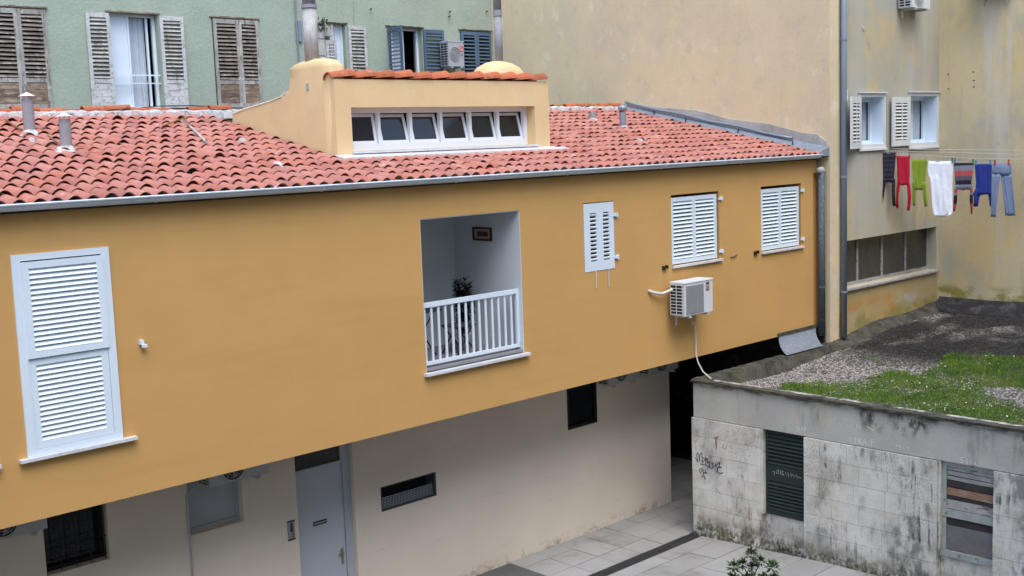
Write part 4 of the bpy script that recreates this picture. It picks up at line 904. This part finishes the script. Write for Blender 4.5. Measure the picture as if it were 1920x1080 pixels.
# ================================================================== AIR CONDITIONERS
def air_con(loc, rotz, w_, h, d, label, casing='ac_white', fan='round', side=True, grp='outdoor air conditioner units', badge=None, fanmat='black_iron', arm=True):
    """local: front at y=-d, back y=0, x 0..w, z 0..h"""
    t = thing('air_conditioner', loc, label, 'air conditioner', grp); t.rotation_euler = (0, 0, rotz)
    L = (0, 0, 0)
    m = MB()
    m.box(0, w_, -d, -.001, 0, h)
    c = m.build('casing', casing, t, loc=L)
    MB().hexa([(-.012, -d - .012, h + .001), (w_ + .012, -d - .012, h + .001), (w_ + .012, .0, h + .001), (-.012, .0, h + .001), (-.006, -d - .006, h + .022), (w_ + .006, -d - .006, h + .022), (w_ + .006, .0, h + .022), (-.006, .0, h + .022)]).build('top_cover', casing, t, loc=L)
    cx, cz_ = w_ * .40, h * .5; r_ = min(h * .43, w_ * .34)
    if fan == 'round':
        disc(cx, -d - .001, cz_, r_, 'Y', 28, .003).build('fan_opening', fanmat, t, loc=L)
        g = MB()
        for q in (1.0, .8, .6, .4, .2): g.tube([(cx + math.cos(a) * r_ * q, -d - .012, cz_ + math.sin(a) * r_ * q) for a in np.linspace(0, 2 * math.pi, 25)], .004 if q < 1 else .007, 4, cap=False)
        for k in range(10): g.tube([(cx + math.cos(k * math.pi / 5) * r_ * .08, -d - .013, cz_ + math.sin(k * math.pi / 5) * r_ * .08), (cx + math.cos(k * math.pi / 5 + .25) * r_, -d - .011, cz_ + math.sin(k * math.pi / 5 + .25) * r_)], .003, 4)
        g.build('fan_grille', casing, t, loc=L)
        bl = MB()
        for k in range(3):
            a0 = k * 2.094; pts = [(cx + math.cos(a0 + e) * r_ * f, -d - .006, cz_ + math.sin(a0 + e) * r_ * f) for e, f in ((0, .15), (.5, .85), (.95, .8), (.7, .2))]
            bl.add(pts, [(0, 1, 2, 3)])
        bl.build('fan_blade', 'ac_mesh', t, loc=L)
    else:
        MB().box(w_ * .06, w_ * .66, -d - .014, -d - .0005, h * .06, h * .92).build('fan_grille', 'ac_mesh', t, loc=L)
        g = MB()
        for k in range(26): g.box(w_ * .07, w_ * .65, -d - .018, -d - .0145, h * .07 + k * h * .0325, h * .07 + k * h * .0325 + .004)
        g.build('grille_wires', 'ac_grey', t, loc=L)
    if side:
        MB().box(-.004, -.0005, -d + .03, -.02, h * .06, h * .95).build('coil_recess', 'ink', t, loc=L)
        g = MB(); nz = 9
        for k in range(nz + 1): g.box(-.016, -.0045, -d + .025, -.015, h * .05 + k * h * .9 / nz - .006, h * .05 + k * h * .9 / nz + .006)
        for k in range(3): g.box(-.018, -.0165, -d + .025 + k * (d - .055) / 2, -d + .04 + k * (d - .055) / 2, h * .05, h * .95)
        g.build('side_grille', casing, t, loc=L)
    for x in (w_ * .18, w_ * .82):
        MB().box(x - .02, x + .02, -d - .03, .04 if False else -.0, -.045, -.012).box(x - .018, x + .018, -.035, -.0, -.2 if arm else -.06, -.0455).box(x - .05, x + .05, -d + .01, -d + .07, -.0115, -.0005).build('bracket', 'ac_dim', t, loc=L)
    if badge == 'diamonds':
        bx0, bz0 = w_ * .82, h * .80
        MB().box(bx0 - .055, bx0 + .055, -d - .003, -d - .0005, bz0 - .075, bz0 + .085).build('badge', 'picture_mat', t, loc=L)
        q = MB()
        for a in (90, 210, 330):
            dx, dz = math.cos(R(a)), math.sin(R(a)); s = .034; px_, pz_ = -dz, dx
            q.prism([(bx0, bz0 - .01), (bx0 + dx * s * .5 + px_ * s * .29, bz0 - .01 + dz * s * .5 + pz_ * s * .29), (bx0 + dx * s, bz0 - .01 + dz * s), (bx0 + dx * s * .5 - px_ * s * .29, bz0 - .01 + dz * s * .5 - pz_ * s * .29)], 'Y', -d - .006, -d - .0035)
        q.build('emblem', 'logo_red', t, loc=L)
        MB().box(bx0 - .045, bx0 + .045, -d - .005, -d - .0035, bz0 + .045, bz0 + .07).box(bx0 - .045, bx0 + .045, -d - .005, -d - .0035, bz0 - .065, bz0 - .05).build('badge_print', 'ink', t, loc=L)
    if badge == 'round':
        bx0, bz0 = w_ * .83, h * .72
        disc(bx0, -d - .001, bz0, .075, 'Y', 20, .004).build('emblem', 'logo_red', t, loc=L)
        q = MB(); q.tube([(bx0 + math.cos(a) * .05, -d - .007, bz0 + math.sin(a) * .05) for a in np.linspace(.9, 6.28, 14)], .006, 4); q.tube([(bx0 + .052, -d - .007, bz0), (bx0 + .015, -d - .007, bz0)], .006, 4); q.tube([(bx0 - .004, -d - .007, bz0 + .03), (bx0 - .004, -d - .007, bz0 - .025), (bx0 + .018, -d - .007, bz0 - .025)], .006, 4)
        q.build('emblem_lines', 'daisy', t, loc=L)
        put('lettering', text_mesh('LG', .10, 'ink'), t, (bx0, -d - .003, bz0 - .145), (R(90), 0, 0))
    return t
air_con((16.175, -.10, 4.115), 0, .82, .575, .315, 'white air conditioner unit on ochre facade under a white shutter window', fan='mesh', badge='diamonds')
P0 = onY((842, 124), GY - .42)
air_con((P0.x, GY - .12, P0.z), 0, .52 * .97, .60, .30, 'grey air conditioner with red round badge on green wall between blue shutters', 'ac_grey', badge='round', fanmat='ac_mesh')
air_con((23.95, BY - .04, 9.80), 0, .80, .56, .32, 'white air conditioner high on beige court wall above two small windows', fanmat='ac_mesh')
air_con((XR - .05, -1.15, 10.06), R(-90), .78, .55, .30, 'air conditioner at top right edge on wall above the washing', 'ac_dim')
air_con((7.62, 1.32, 2.765), 0, .93, .40, .30, 'air conditioner under overhang above frosted window beside the white door', 'ac_dim', arm=False)
air_con((15.80, 1.32, 2.76), 0, .86, .40, .26, 'left one of two air conditioners tucked under overhang near passage', 'ac_dim', arm=False)
air_con((16.98, 1.32, 2.76), 0, .86, .40, .26, 'right one of two air conditioners tucked under overhang near passage', 'ac_dim', arm=False)
air_con((4.55, 1.32, 2.775), 0, .86, .40, .30, 'air conditioner under overhang at left edge beside barred window', 'ac_dim', arm=False)
# hoses
tag(MB().tube([(15.70, -.01, 4.60), (15.78, -.06, 4.56), (15.95, -.09, 4.52), (16.08, -.1, 4.54), (16.175, -.16, 4.58)], .028, 7).build('refrigerant_hose', 'hose', smooth=True), 'wrapped white pipe entering the ochre wall left of the air conditioner', 'pipe')
pts = [onY(p, -.06) for p in ((1299, 598), (1297, 606), (1303, 609), (1305, 640), (1305, 664))] + [onY((1309, 680), -.14), onY((1318, 697), -.22), onZ((1333, 710), 2.915)]
tag(MB().tube(pts, .013, 6).build('drain_hose', 'hose', smooth=True), 'thin pale hose hanging from the facade air conditioner onto the outbuilding', 'hose')
tag(MB().tube([(7.64, 1.22, 2.80), (7.5, 1.32, 2.68), (7.44, 1.335, 2.62), (7.44, 1.335, 0.0)], .013, 6).build('drain_hose', 'frame_grey', smooth=True), 'thin grey hose running down the cream wall beside frosted window', 'hose')
P = onY((1285, 523), -.05); MB().tube([(P.x, -.02, P.z - .05), (P.x, -.06, P.z + .0), (P.x + .04, -.06, P.z + .03)], .008, 5).build('pipe_hook', 'copper', YB)

# ================================================================== BALCONY THINGS
pc = tag(thing('framed_picture', (12.64, .86, 5.81), 'small framed picture in dark red hanging on the balcony wall', 'picture'))
MB().holed(-.222, .222, -.108, .108, [(-.19, .19, -.08, .08)], -.025, .010, FX).build('frame', 'picture_frame', pc, loc=(0, 0, 0))
MB().box(-.008, -.002, -.1895, .1895, -.0795, .0795).build('mount', 'picture_mat', pc, loc=(0, 0, 0))
MB().box(-.011, -.0085, -.13, .12, -.04, .04).build('print', 'picture_print', pc, loc=(0, 0, 0))
def leaf_quads(pos, dirv, l, w_, m):
    d = dirv.normalized(); s = d.cross(Vector((0, 0, 1)));
    if s.length < .1: s = Vector((1, 0, 0))
    s.normalize(); n_ = s.cross(d)
    a = pos; b = pos + d * l * .5 + s * w_ / 2 + n_ * l * .06; c = pos + d * l + n_ * -l * .05; e = pos + d * l * .5 - s * w_ / 2 + n_ * l * .06; q0 = pos + d * l * .5
    m.add([a, b, c, e, q0], [(0, 1, 4), (1, 2, 4), (0, 4, 3), (4, 2, 3)])
px0 = Vector((12.28, 1.0, 3.985))
pl = thing('potted_plant', px0, 'tall dark leafy plant in a white pot behind the balcony railing', 'plant')
m = MB(); n = 14; prof = [(.085, 0), (.12, .24), (.125, .25), (.105, .25), (.1, .22)]
for r_, z in prof: m.v += [(math.cos(2 * math.pi * k / n) * r_, math.sin(2 * math.pi * k / n) * r_, z) for k in range(n)]
for i in range(len(prof) - 1): m.f += [(i * n + k, i * n + (k + 1) % n, (i + 1) * n + (k + 1) % n, (i + 1) * n + k) for k in range(n)]
m.f += [tuple(range(n))[::-1]]
m.build('pot', 'pot', pl, loc=(0, 0, 0), smooth=True)
MB().tube([(0, 0, .21), (0, 0, .222)], .10, 12).build('soil', 'soil', pl, loc=(0, 0, 0))
lf = MB(); st = MB()
for q in range(9):
    a = q * .7 + .2; top = Vector((math.cos(a) * .11, math.sin(a) * .11, .92 + .22 * random.random())); base = Vector((math.cos(a) * .03, math.sin(a) * .03, .21))
    st.tube([base, base.lerp(top, .5) + Vector((0, 0, .03)), top], [.011, .009, .005], 5)
    for k in range(110):
        t = random.uniform(.15, 1); P = base.lerp(top, t); aa = random.uniform(0, 6.28)
        leaf_quads(P, Vector((math.cos(aa), math.sin(aa), random.uniform(-.2, .8))), random.uniform(.07, .12), .05, lf)
st.build('stem', 'bark', pl, loc=(0, 0, 0)); lf.build('foliage', 'dark_leaf', pl, loc=(0, 0, 0), fix=False)
tb = thing('folding_table', (11.35, 1.12, 3.985), 'dark folding table standing in the shaded balcony', 'table')
MB().box(-.36, .36, -.27, .27, .70, .725).build('tabletop', 'chrome_dark', tb, loc=(0, 0, 0))
for y in (-.2, .2):
    MB().tube([(-.28, y, 0), (.24, y, .70)], .012, 6).build('leg', 'black_iron', tb, loc=(0, 0, 0))
    MB().tube([(.28, y + .012, 0), (-.24, y + .012, .70)], .012, 6).build('leg', 'black_iron', tb, loc=(0, 0, 0))
chr_ = thing('folding_chair', (11.95, .75, 3.985), 'dark slatted folding chair next to the balcony plant', 'chair')
MB().box(-.2, .2, -.19, .19, .44, .46).build('seat', 'chrome_dark', chr_, loc=(0, 0, 0))
MB().box(.18, .20, -.19, .19, .74, .86).box(.175, .195, -.19, .19, .62, .68).build('backrest', 'chrome_dark', chr_, loc=(0, 0, 0))
for y in (-.18, .18):
    MB().tube([(-.2, y, 0), (.12, y, .44), (.2, y, .86)], .011, 6).build('leg', 'black_iron', chr_, loc=(0, 0, 0))
    MB().tube([(.22, y * .92, 0), (-.18, y * .92, .44)], .011, 6).build('leg', 'black_iron', chr_, loc=(0, 0, 0))

# ================================================================== WASHING LINE
LP0 = Vector((23.45, -.3, 0)); LD = Vector((2.4, -2.8, 0)).normalized(); LN = Vector((LD.y, -LD.x, 0))   # LN points to the viewer side
if LN.dot(Vector(CAM) - LP0) < 0: LN = -LN
def onL(p, off=0.): return onP(p, LP0 + LN * off, LN)
END = LP0 + LD * ((XR - LP0.x) / LD.x)
def line_obj(pxs, off, label):
    pts = [onL(p, off) for p in pxs]
    pts[0] = Vector((pts[0].x, BY + .0, pts[0].z)) if False else pts[0]
    last = END + LN * off; last.x = XR; last.z = pts[-1].z - .0; pts.append(last)
    start = Vector((pts[0].x - .1, BY, pts[0].z + .03)); pts.insert(0, start)
    return tag(MB().tube(pts, .0065, 5).build('clothesline', 'wire'), label, 'clothesline', 'lines strung across the court corner')
line_obj([(1658, 286), (1690, 291), (1720, 297), (1750, 302), (1800, 304), (1850, 305), (1905, 306)], 0, 'sagging clothesline carrying the washing across the corner')
line_obj([(1720, 280), (1820, 281), (1910, 282)], .10, 'topmost empty clothesline above the washing')
line_obj([(1700, 284), (1820, 287), (1910, 290)], .22, 'middle empty clothesline just above the washing')
line_obj([(1690, 289), (1820, 297), (1910, 299)], .05, 'lower empty clothesline right above the pegs')
def garment(name, label, cat, strips, m, off=.0, fold=.011, seed=0):
    """strips: list of rows [(y_px, xl_px, xr_px), ...] top to bottom; a closed cloth shell in the plane of the line"""
    rr = random.Random(seed); q = MB()
    for rows in strips:
        rows2 = []
        for (y0, a0, b0), (y1, a1, b1) in zip(rows[:-1], rows[1:]):
            nn = max(1, int(abs(y1 - y0) / 5))
            rows2 += [(y0 + (y1 - y0) * k / nn, a0 + (a1 - a0) * k / nn, b0 + (b1 - b0) * k / nn) for k in range(nn)]
        rows2.append(rows[-1]); nu = 18; base = len(q.v); nr = len(rows2); ph = rr.uniform(0, 6)
        for side in (1, -1):
            for i, (y, a, b) in enumerate(rows2):
                for k in range(nu + 1):
                    u = k / nu; P = onL((a + (b - a) * u, y + (.6 * math.sin(u * 9 + ph) if i == nr - 1 else 0)), off)
                    th = .004 + .009 * math.sin(math.pi * u) * min(1, .25 + i / nr * 1.5)
                    fo = fold * min(1., .35 + i / nr) * (math.sin(u * 9 + ph + i * .10) + .7 * math.sin(u * 21 + ph * 2 - i * .17) + .5 * math.sin(u * 5 - i * .45 + ph * 3) + .35 * math.sin(u * 31 + i * .5 + ph))
                    q.v.append(P + LN * (side * th + fo))
        def I(s, i, k): return base + s * nr * (nu + 1) + i * (nu + 1) + k
        for i in range(nr - 1):
            for k in range(nu):
                q.f.append((I(0, i, k), I(0, i, k + 1), I(0, i + 1, k + 1), I(0, i + 1, k))); q.f.append((I(1, i, k), I(1, i + 1, k), I(1, i + 1, k + 1), I(1, i, k + 1)))
            q.f.append((I(0, i, 0), I(0, i + 1, 0), I(1, i + 1, 0), I(1, i, 0))); q.f.append((I(0, i, nu), I(1, i, nu), I(1, i + 1, nu), I(0, i + 1, nu)))
        for k in range(nu):
            q.f.append((I(0, 0, k), I(1, 0, k), I(1, 0, k + 1), I(0, 0, k + 1))); q.f.append((I(0, nr - 1, k), I(0, nr - 1, k + 1), I(1, nr - 1, k + 1), I(1, nr - 1, k)))
    c = Vector((sum(p[0] for p in q.v), sum(p[1] for p in q.v), 0)) / len(q.v)
    c = Vector((c.x, c.y, max(p[2] for p in q.v)))
    q.v = [tuple(Vector(p) - c) for p in q.v]
    return tag(q.build(name, m, None, loc=c, smooth=True), label, cat, 'washing on the line')
g5 = lambda rows: [(270 + y / 6.62, 1630 + a / 6.62, 1630 + b / 6.62) for y, a, b in rows]
dk = (.018, .016, .022); db = (.035, .032, .06)
bands = []
for k in range(9): bands += [(k * .095, dk), (k * .095 + .05, db)]
striped('cloth_navy_stripe', bands + [(.86, dk)], -1.05, 0)
gr_, rd_, sl2 = (.20, .22, .27), (.42, .07, .075), (.09, .085, .115)
striped('cloth_multi_stripe', [(0, dk), (.06, gr_), (.165, rd_), (.28, sl2), (.37, dk), (.46, gr_), (.55, rd_), (.63, gr_), (.68, dk), (.86, rd_)], -1.02, 0)
garment('sweater', 'black and grey striped long sleeved top hanging upside down, leftmost garment', 'sweater', [g5([(105, 155, 335), (200, 162, 325), (330, 168, 315), (440, 172, 305), (475, 185, 305)]), g5([(440, 162, 205), (500, 160, 200), (560, 152, 192), (650, 150, 182), (745, 146, 165)]), g5([(430, 280, 318), (500, 280, 320), (600, 280, 318), (700, 284, 320), (770, 290, 328)])], 'cloth_navy_stripe', seed=1)
garment('sweater', 'plain red long sleeved top hanging upside down', 'sweater', [g5([(150, 335, 500), (250, 345, 500), (400, 346, 500), (480, 350, 498), (512, 385, 485)]), g5([(470, 346, 385), (540, 340, 378), (620, 335, 362), (700, 330, 358), (795, 330, 365)]), g5([(470, 462, 502), (560, 468, 512), (650, 475, 520), (740, 472, 515), (825, 466, 498)])], 'cloth_red', seed=2)
garment('sweater', 'lime green long sleeved top on the line', 'sweater', [g5([(188, 525, 725), (260, 530, 712), (400, 536, 700), (500, 545, 690), (572, 565, 665)]), g5([(480, 530, 562), (560, 535, 575), (650, 535, 570), (768, 540, 570)]), g5([(470, 655, 700), (560, 664, 710), (660, 668, 715), (775, 685, 725)])], 'cloth_green', seed=3)
garment('long_shirt', 'large plain white shirt, widest garment on the line', 'shirt', [g5([(212, 735, 1040), (300, 722, 1040), (398, 730, 1038), (405, 745, 1038), (520, 760, 1036), (680, 770, 1034), (800, 782, 1034), (870, 795, 1030), (905, 812, 930)])], 'cloth_white', fold=.013, seed=4)
garment('sweater', 'sweater with red, grey and black horizontal stripes', 'sweater', [g5([(235, 1048, 1300), (280, 1052, 1295), (400, 1062, 1278), (520, 1070, 1255), (570, 1085, 1245)]), g5([(500, 1058, 1100), (600, 1055, 1092), (700, 1045, 1088), (835, 1038, 1062)]), g5([(490, 1245, 1280), (600, 1250, 1285), (700, 1245, 1285), (800, 1255, 1280), (865, 1260, 1278)])], 'cloth_multi_stripe', seed=5)
garment('t_shirt', 'dark blue top with short flared sleeves', 'shirt', [g5([(248, 1308, 1522), (350, 1316, 1520), (480, 1325, 1515), (560, 1318, 1512), (630, 1300, 1512)]), g5([(560, 1315, 1400), (630, 1283, 1385), (660, 1300, 1365), (720, 1295, 1358), (775, 1290, 1345)]), g5([(560, 1440, 1514), (630, 1475, 1514), (700, 1490, 1512), (770, 1496, 1510)])], 'cloth_blue', seed=6)
garment('trousers', 'grey blue trousers hanging by the waist, rightmost garment', 'trousers', [g5([(245, 1528, 1760), (300, 1526, 1765), (385, 1522, 1770)]), g5([(375, 1520, 1628), (500, 1516, 1610), (620, 1512, 1598), (760, 1508, 1582), (905, 1505, 1568)]), g5([(375, 1628, 1770), (500, 1648, 1778), (620, 1662, 1788), (760, 1678, 1800), (890, 1690, 1808)])], 'cloth_denim', seed=7)
pg = [((158, 90), 'peg_pink', 'pink peg at left end of the dark striped top'), ((330, 120), 'peg_pink', 'pink peg between the dark striped top and the red top'), ((498, 150), 'peg_red', 'red peg at right side of the red top'), ((712, 195), 'wire', 'pale peg between the lime top and the white shirt'), ((1030, 205), 'peg_green', 'green peg between white shirt and multicoloured sweater'), ((1062, 210), 'peg_blue', 'blue peg at left shoulder of the multicoloured sweater'), ((1285, 225), 'peg_green', 'green peg at right side of the multicoloured sweater'), ((1322, 235), 'peg_blue', 'blue peg at left side of the dark blue top'), ((1500, 235), 'peg_blue', 'blue peg at right side of the dark blue top'), ((1558, 232), 'peg_red', 'red peg on left side of the grey blue trousers'), ((1728, 228), 'peg_red', 'red peg on right side of the grey blue trousers')]
for (a, b), mm, lb in pg:
    P = onL((1630 + a / 6.62, 270 + b / 6.62), .0); z = Vector((0, 0, 1)); q = MB()
    for s in (-1, 1):
        o_ = LN * (.016 * s); q.hexa([P + o_ + LD * x + LN * y + z * zz_ for zz_ in (-.05, .06) for x, y in ((-.012, -.007), (.012, -.007), (.012, .007), (-.012, .007))])
    q.box(0, .0001, 0, .0001, 0, .0001) if False else None
    q.tube([P - LN * .018, P + LN * .018], .008, 6)
    q.v = [tuple(Vector(p) - P) for p in q.v]
    tag(q.build('clothes_peg', mm, None, loc=P), lb, 'clothes peg', 'pegs on the washing line')

# ================================================================== COURTYARD SHRUB
SB = Vector((14.75, -2.75, gz(-2.75)))
sh = thing('courtyard_shrub', SB, 'small glossy green shrub on the pale slabs in front of the outbuilding', 'shrub')
heads = []
for p, r_ in (((1408, 1040), .15), ((1375, 1062), .15), ((1448, 1064), .15), ((1425, 1052), .11), ((1392, 1058), .10), ((1412, 1066), .14), ((1398, 1086), .17), ((1430, 1088), .17), ((1375, 1085), .14), ((1452, 1088), .13)):
    P = onP(p, SB + Vector((random.uniform(-.1, .1), random.uniform(-.1, .1), 0)), (MW[0, 2], MW[1, 2], 0)) - SB; heads.append((P, r_))
st = MB(); lf = MB()
st.tube([(0, 0, -.02), (.01, 0, .12), (0, .01, .22)], [.022, .018, .016], 6)
for P, r_ in heads:
    st.tube([(0, .01, .2), Vector((P.x * .5, P.y * .5, .2 + (P.z - .2) * .45)), P], [.012, .009, .005], 5)
    for k in range(64):
        v = Vector((random.gauss(0, 1), random.gauss(0, 1), random.gauss(.35, .8))).normalized(); Q_ = P + v * r_ * random.uniform(.1, .62) * .8
        leaf_quads(Q_, v + Vector((0, 0, .25)), random.uniform(.055, .09), random.uniform(.034, .05), lf)
st.build('stem', 'bark', sh, loc=(0, 0, 0)); lf.build('foliage', 'leaf', sh, loc=(0, 0, 0), fix=False)
